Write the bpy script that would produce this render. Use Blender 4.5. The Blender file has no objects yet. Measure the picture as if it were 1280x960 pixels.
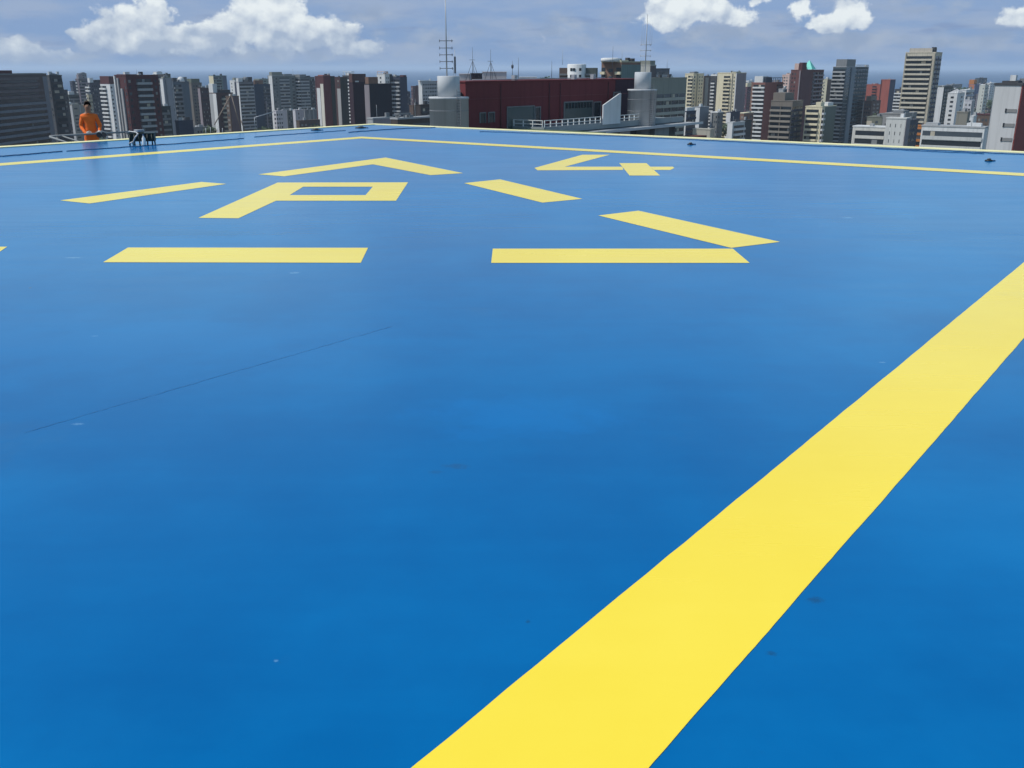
import bpy, bmesh, math, random
from mathutils import Vector, Matrix
random.seed(7)
R = math.radians
S = bpy.context.scene
COL = S.collection

# ------------------------------------------------------------------ camera
DZ = 68.0                      # helipad deck level above the street
CZ = DZ + 1.6
F = 1190.0                     # focal length in pixels of a 1280 px wide picture
PIT = math.atan(395 / F)
cd = bpy.data.cameras.new('camera'); cam = bpy.data.objects.new('camera', cd)
COL.objects.link(cam); S.camera = cam
cam.location = (0, 0, CZ); cam.rotation_euler = (math.pi / 2 - PIT, 0, 0)
cd.sensor_width = 36; cd.lens = F / 1280 * 36
cd.clip_start = 0.05; cd.clip_end = 120000

# ------------------------------------------------------------------ light
SUN_AZ, SUN_EL = -100.0, 52.0  # degrees clockwise from the view direction (+Y)
sd = bpy.data.lights.new('sun', 'SUN'); sun = bpy.data.objects.new('sun', sd)
COL.objects.link(sun)
sd.energy = 3.1; sd.angle = R(0.55); sd.color = (1.0, 0.955, 0.89)
sv = Vector((math.sin(R(SUN_AZ)) * math.cos(R(SUN_EL)), math.cos(R(SUN_AZ)) * math.cos(R(SUN_EL)), math.sin(R(SUN_EL))))
sun.rotation_euler = sv.to_track_quat('Z', 'Y').to_euler()
sun.location = sv * 300 + Vector((0, 0, 80))
S.view_settings.view_transform = 'Standard'; S.view_settings.look = 'None'
S.view_settings.gamma = 1; S.view_settings.exposure = 0.2
S.view_settings.use_curve_mapping = False
S.render.engine = 'CYCLES'
S.cycles.max_bounces = 6; S.cycles.volume_bounces = 1

class NT:
    """tiny node-tree helper"""
    def __init__(s, t): s.t = t; s.n = t.nodes; s.l = t.links
    def add(s, typ, **kw):
        n = s.n.new(typ)
        for k, v in kw.items():
            if k.startswith('i_'):
                key = k[2:]; key = int(key) if key.isdigit() else key.replace('_', ' ')
                n.inputs[key].default_value = v
            else: setattr(n, k, v)
        return n
    def link(s, a, b): s.l.new(a, b)
    def m(s, op, a, b=None, c=None, clamp=False):
        n = s.n.new('ShaderNodeMath'); n.operation = op; n.use_clamp = clamp
        for i, v in enumerate((a, b, c)):
            if v is None: continue
            if isinstance(v, (int, float)): n.inputs[i].default_value = v
            else: s.l.new(v, n.inputs[i])
        return n.outputs[0]
    def mix(s, f, a, b, blend='MIX'):
        n = s.n.new('ShaderNodeMix'); n.data_type = 'RGBA'; n.blend_type = blend
        for i, v in ((0, f), (6, a), (7, b)):
            if isinstance(v, (int, float)): n.inputs[i].default_value = v
            elif isinstance(v, tuple): n.inputs[i].default_value = (*v, 1) if len(v) == 3 else v
            else: s.l.new(v, n.inputs[i])
        return n.outputs[2]
    def ss(s, v, a, b):
        n = s.n.new('ShaderNodeMapRange'); n.interpolation_type = 'SMOOTHSTEP'
        s.l.new(v, n.inputs[0]); n.inputs[1].default_value = a; n.inputs[2].default_value = b
        return n.outputs[0]
    def noise(s, vec, scale, detail=4, rough=.5, w=None):
        n = s.n.new('ShaderNodeTexNoise'); s.l.new(vec, n.inputs['Vector'])
        n.inputs['Scale'].default_value = scale; n.inputs['Detail'].default_value = detail
        n.inputs['Roughness'].default_value = rough
        return n.outputs[0]

def px_dir(px, py):
    u = (px - 640) / F; v = (480 - py) / F
    return Vector((u, math.cos(PIT) + v * math.sin(PIT), -math.sin(PIT) + v * math.cos(PIT)))

# world: Nishita sky with layered procedural clouds laid out in azimuth / elevation
W = bpy.data.worlds.new('World'); S.world = W; W.use_nodes = True
T = NT(W.node_tree); T.n.clear()
sky = T.add('ShaderNodeTexSky', sky_type='NISHITA', sun_disc=False, sun_elevation=R(SUN_EL), sun_rotation=R(SUN_AZ),
            altitude=70, air_density=1.0, dust_density=0.6, ozone_density=2.0)
SKY_K, AMB = 0.085, 1.0
HAZE = 7.5e-5
geo = T.add('ShaderNodeTexCoord')
sep = T.add('ShaderNodeSeparateXYZ'); T.link(geo.outputs['Generated'], sep.inputs[0])
deg = 180 / math.pi
az = T.m('MULTIPLY', T.m('ARCTAN2', sep.outputs[0], sep.outputs[1]), deg)
el = T.m('MULTIPLY', T.m('ARCSINE', sep.outputs[2]), deg)
cmb = T.add('ShaderNodeCombineXYZ'); T.link(az, cmb.inputs[0]); T.link(el, cmb.inputs[1])
P0 = cmb.outputs[0]
def vadd(v, d):
    n = T.add('ShaderNodeVectorMath', operation='ADD'); T.link(v, n.inputs[0]); n.inputs[1].default_value = d
    return n.outputs[0]
def vmul(v, d):
    n = T.add('ShaderNodeVectorMath', operation='MULTIPLY'); T.link(v, n.inputs[0]); n.inputs[1].default_value = d
    return n.outputs[0]
def ae(px, py):
    d = px_dir(px, py).normalized()
    return math.degrees(math.atan2(d.x, d.y)), math.degrees(math.asin(d.z))
BL = [(150, 38, 42, 27, 1), (198, 14, 22, 24, 1), (190, 48, 60, 22, 1), (250, 50, 60, 20, 1), (300, 34, 40, 24, 1), (335, 8, 50, 30, 1),
      (365, 40, 62, 28, 1), (418, 44, 36, 19, 1), (450, 60, 34, 10, .85), (120, 48, 22, 18, .9), (330, -14, 50, 22, 1),
      (16, 60, 32, 16, 1), (45, 70, 34, 10, .8), (862, 8, 50, 22, 1), (835, 20, 36, 20, .8), (905, 18, 36, 18, .7), (1003, 8, 17, 17, .8),
      (1062, 14, 30, 22, .95), (1040, 28, 24, 13, .9), (945, 1, 16, 6, .6), (680, 44, 18, 9, .30),
      (1268, 22, 26, 13, .6)]
wob = T.add('ShaderNodeTexNoise'); T.link(P0, wob.inputs['Vector']); wob.inputs['Scale'].default_value = .9; wob.inputs['Detail'].default_value = 5
wv = vmul(vadd(wob.outputs['Color'], (-.5, -.5, 0)), (1.5, .8, 0))
PW = T.add('ShaderNodeVectorMath', operation='ADD'); T.link(P0, PW.inputs[0]); T.link(wv, PW.inputs[1]); PW = PW.outputs[0]
GB = [(900, 46, 130, 24, .8), (1065, 46, 95, 26, .9), (730, 36, 120, 30, .7), (300, 66, 230, 16, .9), (1210, 50, 110, 22, .7), (545, 46, 110, 26, .6), (60, 74, 120, 14, .8), (1180, 8, 110, 14, .5), (440, 20, 90, 26, .6)]
def blobs(P, BL=BL):
    acc = None
    for (x, y, rx, ry, k) in BL:
        a, e = ae(x, y)
        v = vmul(vadd(P, (-a, -e, 0)), (1 / (rx / F * deg), 1 / (ry / F * deg), 0))
        ln = T.add('ShaderNodeVectorMath', operation='LENGTH'); T.link(v, ln.inputs[0])
        val = T.m('MULTIPLY', T.m('SUBTRACT', 1.0, ln.outputs['Value']), k)
        val = T.m('MAXIMUM', val, -1.0)
        if acc is None: acc = val
        else:
            n = T.n.new('ShaderNodeMath'); n.operation = 'SMOOTH_MAX'; n.inputs[2].default_value = .18
            T.l.new(acc, n.inputs[0]); T.l.new(val, n.inputs[1]); acc = n.outputs[0]
    return acc
def puff(P): return T.noise(vmul(P, (1, 1.2, 1)), .62, 7, .50)
n0 = puff(P0); n1 = puff(vadd(P0, (-.25, .42, 0)))
den = T.m('ADD', blobs(PW), T.m('ADD', T.m('MULTIPLY', T.m('SUBTRACT', n0, .5), 1.25), T.m('MULTIPLY', T.m('SUBTRACT', T.noise(P0, 2.6, 5, .55), .5), .55)))
cum = T.m('MULTIPLY', T.ss(den, .02, .30), T.m('MULTIPLY_ADD', T.ss(el, .25, 1.0), .85, .15))
# cyan-tinted cloud above the frame, added to brighten the deck's reflection
gen = geo.outputs['Generated']
hi_n = T.noise(gen, 2.6, 6, .55)
hi = T.m('MULTIPLY', T.m('MULTIPLY', T.m('MULTIPLY_ADD', T.ss(hi_n, .42, .60), .6, .4), T.ss(el, 3.9, 7)), T.m('MULTIPLY_ADD', T.ss(el, 9, 30), -.75, 1.0))
# thin grey-blue layers near the horizon
lay = T.noise(vmul(P0, (.22, 1.0, 1)), .75, 5, .55)
layer = T.m('MULTIPLY', T.m('MULTIPLY', T.ss(lay, .40, .62), .85), T.m('SUBTRACT', 1.0, T.ss(el, 5, 9)))
lay2 = T.noise(vadd(vmul(P0, (.30, 1.9, 1)), (31, 7, 0)), .8, 4, .5)
dark = T.m('MULTIPLY', T.m('MULTIPLY', T.ss(lay2, .56, .70), T.ss(el, .5, 1.1)), T.m('SUBTRACT', 1.0, T.ss(el, 2.2, 3.4)))
lit = T.m('ADD', T.m('MULTIPLY', T.m('SUBTRACT', n0, n1), 2.6), T.m('ADD', .02, T.m('MULTIPLY', T.ss(el, .6, 3.2), .78)), clamp=True)
lit = T.m('MULTIPLY', lit, 1.0, clamp=True)
C_LIT, C_SH = (.72, .77, .79), (.33, .41, .54)
ccol = T.mix(lit, C_SH, C_LIT)
# a low milky band keeps the base of the sky the soft blue of sea air
ramp = T.ss(el, -.2, 7.0)
base = T.mix(ramp, (.155, .275, .51), (.255, .35, .555))
skyc = T.mix(1.0, sky.outputs[0], (SKY_K, SKY_K, SKY_K), 'MULTIPLY')
low = T.m('SUBTRACT', 1.0, T.ss(el, 5, 10))
c = T.mix(T.m('MULTIPLY', low, .92), skyc, base)
c = T.mix(layer, c, (.29, .37, .52))
c = T.mix(T.m('MULTIPLY', dark, .55), c, (.18, .25, .42))
c = T.mix(T.m('MULTIPLY', hi, .8), c, (.38, .70, .92))
gden = T.m('ADD', blobs(PW, GB), T.m('MULTIPLY', T.m('SUBTRACT', T.noise(vmul(P0, (.7, 1.5, 1)), .8, 6, .55), .5), 2.2))
c = T.mix(T.m('MULTIPLY', T.ss(gden, .05, .9), .8), c, T.mix(T.ss(n0, .4, .62), (.25, .325, .46), (.34, .405, .51)))
c = T.mix(cum, c, ccol)
bg = T.add('ShaderNodeBackground'); T.link(c, bg.inputs[0]); bg.inputs[1].default_value = AMB
wo = T.add('ShaderNodeOutputWorld'); T.link(bg.outputs[0], wo.inputs[0])

# ------------------------------------------------------------------ materials
MATS = {}
def mat(name, rgb, rough=.8, var=.12, scale=.35, streak=0.0, spec=.35, bump=0.0, metal=0.0):
    if name in MATS: return MATS[name]
    m = bpy.data.materials.new(name); m.use_nodes = True
    t = NT(m.node_tree); bs = t.n['Principled BSDF']
    co = t.add('ShaderNodeTexCoord').outputs['Object']
    n = t.noise(co, scale, 5, .6)
    f = t.m('MULTIPLY_ADD', t.m('SUBTRACT', n, .5), 2 * var, 1.0)
    if streak:
        mp = t.add('ShaderNodeMapping'); t.link(co, mp.inputs[0]); mp.inputs['Scale'].default_value = (1.1, 1.1, .06)
        f = t.m('MULTIPLY', f, t.m('SUBTRACT', 1.0, t.m('MULTIPLY', t.ss(t.noise(mp.outputs[0], 1.0, 4, .6), .45, .75), streak)))
    col = t.mix(1.0, (*rgb, 1), f, 'MULTIPLY')
    t.link(col, bs.inputs['Base Color'])
    bs.inputs['Roughness'].default_value = rough; bs.inputs['Specular IOR Level'].default_value = spec
    bs.inputs['Metallic'].default_value = metal
    if bump:
        b = t.add('ShaderNodeBump'); b.inputs['Strength'].default_value = bump; b.inputs['Distance'].default_value = .01
        t.link(t.noise(co, scale * 14, 3, .6), b.inputs['Height']); t.link(b.outputs[0], bs.inputs['Normal'])
    MATS[name] = m; return m
def wall(name, rgb): return mat('render_' + name, rgb, .85, .10, .12, .22)
WHITE = wall('white', (.62, .63, .63)); CREAM = wall('cream', (.66, .60, .43)); BEIGE = wall('beige', (.43, .39, .31))
GREY = wall('grey', (.36, .37, .38)); MID = wall('mid_grey', (.20, .21, .22)); DARK = wall('dark_grey', (.06, .062, .07))
MAROON = wall('maroon', (.085, .030, .035)); BRICK = wall('brick_red', (.30, .085, .065)); BROWN = wall('brown', (.12, .085, .07))
NAVY = wall('navy', (.035, .045, .075)); TEAL = wall('teal_grey', (.13, .19, .19)); PINK = wall('pink', (.58, .42, .37))
BBROWN = wall('warm_brown', (.20, .12, .09)); OLIVE = wall('olive_grey', (.23, .24, .21)); ORANGE = wall('orange_render', (.45, .17, .05))
PURP = wall('mauve_grey', (.25, .22, .24)); TURQ = mat('turquoise_tiles', (.16, .62, .52), .6, .08)
REDP = wall('oxide_red', (.24, .055, .05)); TAUPE = wall('taupe', (.17, .15, .13)); SAND = wall('sand', (.38, .35, .26))
GLASS = mat('dark_window_glass', (.022, .028, .036), .22, .3, .5, spec=.5)
GLASS2 = mat('mid_window_glass', (.06, .075, .09), .22, .3, .5, spec=.5)
GLASS3 = mat('curtained_window', (.22, .22, .21), .5, .2, .5)
TGLASS = mat('teal_curtain_glass', (.025, .05, .062), .15, .3, .3, spec=.6)
STEEL = mat('galvanised_steel', (.38, .40, .42), .45, .15, 2, metal=.3)
DSTEEL = mat('dark_steel', (.09, .10, .12), .5, .15, 2, metal=.2)
ROOFD = mat('flat_roof_felt', (.13, .13, .13), .9, .25, .3)
TREE = mat('tree_leaves', (.045, .075, .03), .7, .4, .6)

# ------------------------------------------------------------------ helpers
CACHE = {}
def box_mesh(w, d, h, m):
    k = (round(w, 2), round(d, 2), round(h, 2), m.name)
    if k not in CACHE:
        w, d, h = w / 2, d / 2, h
        v = [(-w, -d, 0), (w, -d, 0), (w, d, 0), (-w, d, 0), (-w, -d, h), (w, -d, h), (w, d, h), (-w, d, h)]
        f = [(0, 3, 2, 1), (4, 5, 6, 7), (0, 1, 5, 4), (1, 2, 6, 5), (2, 3, 7, 6), (3, 0, 4, 7)]
        me = bpy.data.meshes.new('block'); me.from_pydata(v, [], f); me.materials.append(m); CACHE[k] = me
    return CACHE[k]
def link(name, me, parent=None, loc=(0, 0, 0), rz=0.0):
    o = bpy.data.objects.new(name, me); COL.objects.link(o); o.location = loc; o.rotation_euler = (0, 0, rz)
    if parent is not None: o.parent = parent
    return o
def box(name, w, d, h, m, parent=None, loc=(0, 0, 0), rz=0.0):
    return link(name, box_mesh(w, d, h, m), parent, loc, rz)
def thing(name, label, cat, loc=(0, 0, 0), rz=0.0, group=None):
    o = link(name, None, None, loc, rz); o['label'] = label; o['category'] = cat
    if group: o['group'] = group
    return o
def tag(o, label, cat, group=None):
    o['label'] = label; o['category'] = cat
    if group: o['group'] = group
    return o
class MB:
    """collects primitives into one mesh"""
    def __init__(s): s.v = []; s.f = []; s.s = []
    def quad(s, pts, smooth=False):
        b = len(s.v); s.v += [tuple(p) for p in pts]; s.f.append(tuple(range(b, b + len(pts)))); s.s.append(smooth)
    def prism(s, pts, z0, z1):
        n = len(pts); b = len(s.v)
        s.v += [(p[0], p[1], z0) for p in pts] + [(p[0], p[1], z1) for p in pts]
        s.f.append(tuple(reversed(range(b, b + n)))); s.s.append(False)
        s.f.append(tuple(range(b + n, b + 2 * n))); s.s.append(False)
        for i in range(n):
            j = (i + 1) % n; s.f.append((b + i, b + j, b + n + j, b + n + i)); s.s.append(False)
    def box(s, x0, x1, y0, y1, z0, z1): s.prism([(x0, y0), (x1, y0), (x1, y1), (x0, y1)], z0, z1)
    def tube(s, pts, r, n=8, r2=None):
        pts = [Vector(p) for p in pts]; b = len(s.v); m = len(pts)
        for i, p in enumerate(pts):
            t = (pts[min(i + 1, m - 1)] - pts[max(i - 1, 0)]).normalized()
            a = t.cross(Vector((0, 0, 1)))
            if a.length < .01: a = t.cross(Vector((1, 0, 0)))
            a.normalize(); c = t.cross(a).normalized()
            rr = r if r2 is None else r + (r2 - r) * i / (m - 1)
            for k in range(n):
                an = 2 * math.pi * k / n; s.v.append(tuple(p + rr * (math.cos(an) * a + math.sin(an) * c)))
        for i in range(m - 1):
            for k in range(n):
                q = (k + 1) % n
                s.f.append((b + i * n + k, b + i * n + q, b + (i + 1) * n + q, b + (i + 1) * n + k)); s.s.append(True)
        s.f.append(tuple(b + k for k in range(n))); s.s.append(False)
        s.f.append(tuple(b + (m - 1) * n + k for k in reversed(range(n)))); s.s.append(False)
    def lathe(s, prof, n=32, c=(0, 0)):
        b = len(s.v); m = len(prof)
        for (r, z) in prof:
            for k in range(n):
                an = 2 * math.pi * k / n; s.v.append((c[0] + r * math.cos(an), c[1] + r * math.sin(an), z))
        for i in range(m - 1):
            for k in range(n):
                q = (k + 1) % n; s.f.append((b + i * n + k, b + i * n + q, b + (i + 1) * n + q, b + (i + 1) * n + k)); s.s.append(abs(prof[i][1] - prof[i + 1][1]) > 1e-3)
        s.f.append(tuple(b + (m - 1) * n + k for k in range(n))); s.s.append(False)
        s.f.append(tuple(b + k for k in reversed(range(n)))); s.s.append(False)
    def build(s, name, m, parent=None, loc=(0, 0, 0), rz=0.0):
        me = bpy.data.meshes.new(name); me.from_pydata(s.v, [], s.f); me.materials.append(m)
        for p, sm in zip(me.polygons, s.s): p.use_smooth = sm
        bm = bmesh.new(); bm.from_mesh(me); bmesh.ops.recalc_face_normals(bm, faces=bm.faces); bm.to_mesh(me); bm.free()
        return link(name, me, parent, loc, rz)
def struct(o): o['kind'] = 'structure'; return o
def at(px, py, Y):
    d = px_dir(px, py); return Vector((0, 0, CZ)) + d * (Y / d.y)
def on_z(px, py, z):
    d = px_dir(px, py); return Vector((0, 0, CZ)) + d * ((z - CZ) / d.z)

# ------------------------------------------------------------------ ground, sea
gm = bpy.data.materials.new('city_ground'); gm.use_nodes = True
t = NT(gm.node_tree); bs = t.n['Principled BSDF']; co = t.add('ShaderNodeTexCoord').outputs['Object']
a = t.noise(co, .012, 6, .6); b = t.noise(co, .05, 4, .6)
vor = t.add('ShaderNodeTexVoronoi', feature='F1'); t.link(co, vor.inputs['Vector']); vor.inputs['Scale'].default_value = .035
c1 = t.mix(t.ss(a, .45, .6), (.11, .10, .09), (.05, .075, .035)); c1 = t.mix(t.ss(b, .55, .7), c1, (.24, .20, .17))
t.link(c1, bs.inputs['Base Color']); bs.inputs['Roughness'].default_value = .95
g = MB(); pts = [(-6000, -3000), (6000, -3000), (6000, 3000), (3000, 2700), (1500, 2500), (900, 2350), (200, 2150), (-500, 2050), (-1500, 2150), (-3500, 2500), (-6000, 2600)]
g.quad([(x, y, 0) for x, y in pts]); struct(g.build('ground', gm))
sm = bpy.data.materials.new('sea_water'); sm.use_nodes = True
t = NT(sm.node_tree); bs = t.n['Principled BSDF']; co = t.add('ShaderNodeTexCoord').outputs['Object']
cc = t.mix(t.ss(t.noise(co, .0006, 4, .6), .35, .7), (.035, .085, .17), (.045, .10, .19))
t.link(cc, bs.inputs['Base Color']); bs.inputs['Roughness'].default_value = .75; bs.inputs['Specular IOR Level'].default_value = .12
g = MB(); g.quad([(-60000, -4000, -1), (60000, -4000, -1), (60000, 90000, -1), (-60000, 90000, -1)]); struct(g.build('sea', sm))

# ------------------------------------------------------------------ helipad deck
dm = bpy.data.materials.new('blue_deck_paint'); dm.use_nodes = True
DK, PA = (.012, .05, .12, .55), (.16, .34, .55, .5)
SPOTS = [(660, 777, .012, .7, DK), (1020, 750, .022, 1.5, DK), (965, 817, .013, 1.4, DK), (570, 583, .035, 1.8, (.02, .07, .16, .4)), (545, 590, .02, 2, (.02, .07, .16, .3)), (345, 826, .008, 1, PA), (97, 530, .016, 2.2, PA),
         (92, 322, .04, 2, PA), (368, 341, .035, 1.5, PA), (1060, 272, .06, 1.3, PA), (1103, 453, .014, 1.8, PA), (118, 420, .014, 2, PA), (640, 520, .35, 1.6, (.0, .16, .46, .45)), (120, 430, .9, 2.2, (.0, .17, .46, .35)), (250, 292, .25, 4, (.0, .09, .26, .5))]
def paint(m, rgb, rgb2, blue):
    t = NT(m.node_tree); bs = t.n['Principled BSDF']; co = t.add('ShaderNodeTexCoord').outputs['Object']
    big = t.noise(co, .22, 5, .55); mid = t.noise(co, 1.3, 5, .6); fine = t.noise(co, 90, 3, .6)
    mp = t.add('ShaderNodeMapping'); t.link(co, mp.inputs[0]); mp.inputs['Rotation'].default_value = (0, 0, R(0)); mp.inputs['Scale'].default_value = (.35, 3.2, 1)
    brush = t.noise(mp.outputs[0], 1.6, 6, .6)
    f = t.m('ADD', t.m('MULTIPLY', big, .5), t.m('ADD', t.m('MULTIPLY', mid, .35), t.m('MULTIPLY', brush, .15)))
    c = t.mix(t.ss(f, .36, .64), (*rgb, 1), (*rgb2, 1))
    if blue:
        dust = t.m('MULTIPLY', t.ss(t.noise(co, .38, 6, .62), .52, .72), .45)
        c = t.mix(dust, c, (.004, .185, .46))
    grime = t.m('MULTIPLY', t.ss(t.noise(co, .55, 7, .68), .60, .78), .30)
    c = t.mix(grime, c, (.05, .12, .22) if blue else (.50, .42, .14))
    v = t.add('ShaderNodeTexVoronoi', feature='F1'); t.link(co, v.inputs['Vector']); v.inputs['Scale'].default_value = 1.1
    rnd = t.add('ShaderNodeSeparateColor'); t.link(v.outputs['Color'], rnd.inputs[0])
    speck = t.m('MULTIPLY', t.m('LESS_THAN', t.m('ADD', v.outputs['Distance'], t.m('MULTIPLY', fine, .012)), .022), t.m('GREATER_THAN', rnd.outputs[0], .72))
    c = t.mix(speck, c, (.10, .10, .10) if blue else (.25, .2, .08))
    if blue:
        for (px_, py_, rad, st, tint) in SPOTS:
            q = on_z(px_, py_, DZ); nd = t.add('ShaderNodeVectorMath', operation='SUBTRACT'); t.link(co, nd.inputs[0]); nd.inputs[1].default_value = (q.x, q.y, DZ)
            ml = t.add('ShaderNodeVectorMath', operation='MULTIPLY'); t.link(nd.outputs[0], ml.inputs[0]); ml.inputs[1].default_value = (1 / (rad * st), 1 / rad, 0)
            ln = t.add('ShaderNodeVectorMath', operation='LENGTH'); t.link(ml.outputs[0], ln.inputs[0])
            dd = t.m('ADD', ln.outputs['Value'], t.m('MULTIPLY', t.m('SUBTRACT', t.noise(co, 1.2 / rad, 4, .7), .5), 2.4))
            c = t.mix(t.m('MULTIPLY', t.m('SUBTRACT', 1.0, t.ss(dd, .2, 1.1)), tint[3]), c, tint[:3])
    t.link(c, bs.inputs['Base Color'])
    rr = t.m('MULTIPLY_ADD', t.ss(t.m('ADD', t.m('MULTIPLY', brush, .5), t.m('MULTIPLY', big, .5)), .35, .65), .05, .18 if blue else .24)
    t.link(rr, bs.inputs['Roughness']); bs.inputs['Specular IOR Level'].default_value = .19 if blue else .42
    bs.inputs['Specular Tint'].default_value = (.30, .85, 1, 1) if blue else (1, 1, 1, 1)
    b = t.add('ShaderNodeBump'); b.inputs['Strength'].default_value = .10; b.inputs['Distance'].default_value = .0012
    h = t.m('ADD', t.m('MULTIPLY', fine, .25), t.m('MULTIPLY', t.noise(co, 6, 4, .6), 1.0))
    t.link(h, b.inputs['Height']); t.link(b.outputs[0], bs.inputs['Normal'])
paint(dm, (.0001, .110, .325), (.0003, .148, .40), True)
ym = bpy.data.materials.new('yellow_marking_paint'); ym.use_nodes = True
paint(ym, (.92, .70, .042), (.955, .745, .060), False)
C0 = Vector((-4.15, 29.7)); LE = Vector((math.sin(R(37.9)), math.cos(R(37.9)))); RE = Vector((math.sin(R(124.4 + .6)), math.cos(R(124.4 + .6))))
PL = C0 - LE * 40; PR = C0 + RE * 40; PB = PL + RE * 40
deckpoly = [tuple(C0), tuple(PL), tuple(PB), tuple(PR)]
g = MB(); g.prism(deckpoly, DZ - .35, DZ); deck = struct(g.build('helipad_deck', dm))
def sheet(name, pts, m=ym, z=.0018, th=.0):
    g = MB(); g.quad([(x, y, DZ + z) for x, y in pts]); return g.build(name, m, deck)
def stripe(name, a, b, w, z=.0018):
    a = Vector(a); b = Vector(b); ln = (b - a).length; d = (b - a).normalized(); n = Vector((-d.y, d.x)) * w / 2; k_ = int(ln / .05)
    j0 = j1 = 0.0; L = []; Q = []
    for i in range(k_ + 1):     # hand masked edges waver by a millimetre or two
        j0 = j0 * .8 + random.uniform(-.0009, .0009); j1 = j1 * .8 + random.uniform(-.0009, .0009); p = a + d * ln * i / k_
        L.append(p + n * (1 + j0 * 2 / w)); Q.append(p - n * (1 + j1 * 2 / w))
    g = MB()
    for i in range(k_): g.quad([(*Q[i], DZ + z), (*Q[i + 1], DZ + z), (*L[i + 1], DZ + z), (*L[i], DZ + z)])
    return g.build(name, ym, deck)
def G(x, y): p = on_z(x, y, DZ); return (p.x, p.y)
# edge band (painted on a low upstand that runs round the deck)
k = .34
edge_cream = mat('sheen_cream_edge_paint', (.82, .76, .42), .6, .12, 2, spec=.2)  # cream mixes the sky sheen on far paint into the yellow
nL = Vector((LE.y, -LE.x)); nR = Vector((RE.y, -RE.x))    # inward normals
def upstand(a, b, nin, name):
    g = MB(); a = Vector(a); b = Vector(b)
    g.prism([tuple(a), tuple(b), tuple(b + nin * k), tuple(a + nin * k)], DZ + .001, DZ + .015)
    return g.build(name, edge_cream, deck)
upstand(C0, PL, nL, 'edge_band')
upstand(C0 + nL * 0 + RE * .342, PR, nR, 'edge_band')
# inner square
ic = Vector(G(452, 172)); il = Vector(G(0, 205.6)); ir = Vector(G(1280, 218.4))
dl = (il - ic).normalized(); dr = (ir - ic).normalized()
stripe('boundary_line', ic - dl * .0, ic + dl * 34, .47)
stripe('boundary_line', ic - dr * .235 , ic + dr * 19.75, .47, .0034)
fl0, fl1 = Vector(G(515, 960)), Vector(G(1280, 330)); fr0, fr1 = Vector(G(812, 960)), Vector(G(1280, 420))
dF = ((fl1 - fl0).normalized() + (fr1 - fr0).normalized()).normalized()
mF = (fl0 + fr0) / 2
wF = abs((fr0 - fl0).dot(Vector((dF.y, -dF.x))))
stripe('boundary_line', mF - dF * 16, mF + dF * 13.5, wF)
# dashed triangle
TRI = [[(160, 309.6), (460, 309.9), (451, 328.6), (129, 328)], [(616, 311), (916, 311), (937, 328.8), (614, 328.8)],
       [(-311, 308.6), (9, 308.6), (-20, 327.5), (-330, 327.5)],
       [(748, 269.5), (798, 263.5), (975, 302.5), (914, 310)], [(580, 229), (625, 224.3), (728, 248.7), (678, 253.4)],
       [(75, 250.6), (252, 227.5), (283, 230), (112, 254.5)]]
for q in TRI: sheet('triangle_dash', [G(*p) for p in q])
sheet('triangle_dash', [G(*p) for p in [(323, 218), (482, 197), (579, 216.5), (538, 219), (466, 205.5), (355, 220.5)]])
gg = MB()
o_ = [G(*p) for p in [(248, 272.5), (347, 228.3), (510, 228), (495, 251), (345, 251), (298, 273)]]
h_ = [G(*p) for p in [(362, 244), (379, 233.5), (466, 233.5), (457, 244)]]
Z = DZ + .0018
A3 = lambda p: (p[0], p[1], Z)
gg.quad([A3(o_[0]), A3(o_[5]), A3(o_[4]), A3(h_[0]), A3(h_[1]), A3(o_[1])])
gg.quad([A3(o_[1]), A3(h_[1]), A3(h_[2]), A3(o_[2])])
gg.quad([A3(o_[2]), A3(h_[2]), A3(h_[3]), A3(o_[3])])
gg.quad([A3(o_[3]), A3(h_[3]), A3(h_[0]), A3(o_[4])])
lp = gg.build('letter_p', ym, deck)
gg = MB()
for q in ([(668, 210), (728, 193.5), (762, 193.5), (706, 208.5)], [(668, 210), (706, 208.5), (778, 208.5), (779, 212.5), (672, 213)],
          [(774, 204), (808, 204), (825, 219.5), (787, 219.5)], [(813, 208.5), (841, 208.5), (843, 210), (838, 212.5), (817, 212.5)]):
    gg.quad([A3(G(*p)) for p in q])
gg.build('number_4', ym, deck)
# fine joint in the coating and worn patches
jm = mat('joint_in_blue_coating', (.001, .092, .29), .3, .3, 3)
def wander(a, b, w, n, amp, name, m, z=.001):
    a = Vector(a); b = Vector(b); d = b - a; nn = Vector((-d.y, d.x)).normalized(); L = []; Rr = []
    for i in range(n + 1):
        p = a + d * i / n + nn * random.uniform(-amp, amp); ww = w * random.uniform(.35, 1.2)
        L.append(p + nn * ww / 2); Rr.append(p - nn * ww / 2)
    g = MB()
    for i in range(n): g.quad([(*L[i], DZ + z), (*L[i + 1], DZ + z), (*Rr[i + 1], DZ + z), (*Rr[i], DZ + z)])
    return g.build(name, m, deck)
wander(G(30, 541), G(490, 408), .0038, 90, .005, 'coating_joint', jm)
scm = mat('scuffed_blue_coating', (.006, .085, .28), .6, .5, 30)
dustm = mat('pale_dried_splash', (.10, .27, .52), .6, .2, 30)
def patch(px, py, r, m, el_=1.0, name='scuff'):
    c = Vector(G(px, py)); n = 12; pts = []
    for i in range(n):
        a_ = 2 * math.pi * i / n; rr = r * random.uniform(.5, 1.2); pts.append((c.x + rr * el_ * math.cos(a_), c.y + rr * math.sin(a_)))
    g = MB(); g.quad([(x, y, DZ + .003 if m is not ym else .005) for x, y in pts]); return g.build(name, m, deck)
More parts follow.
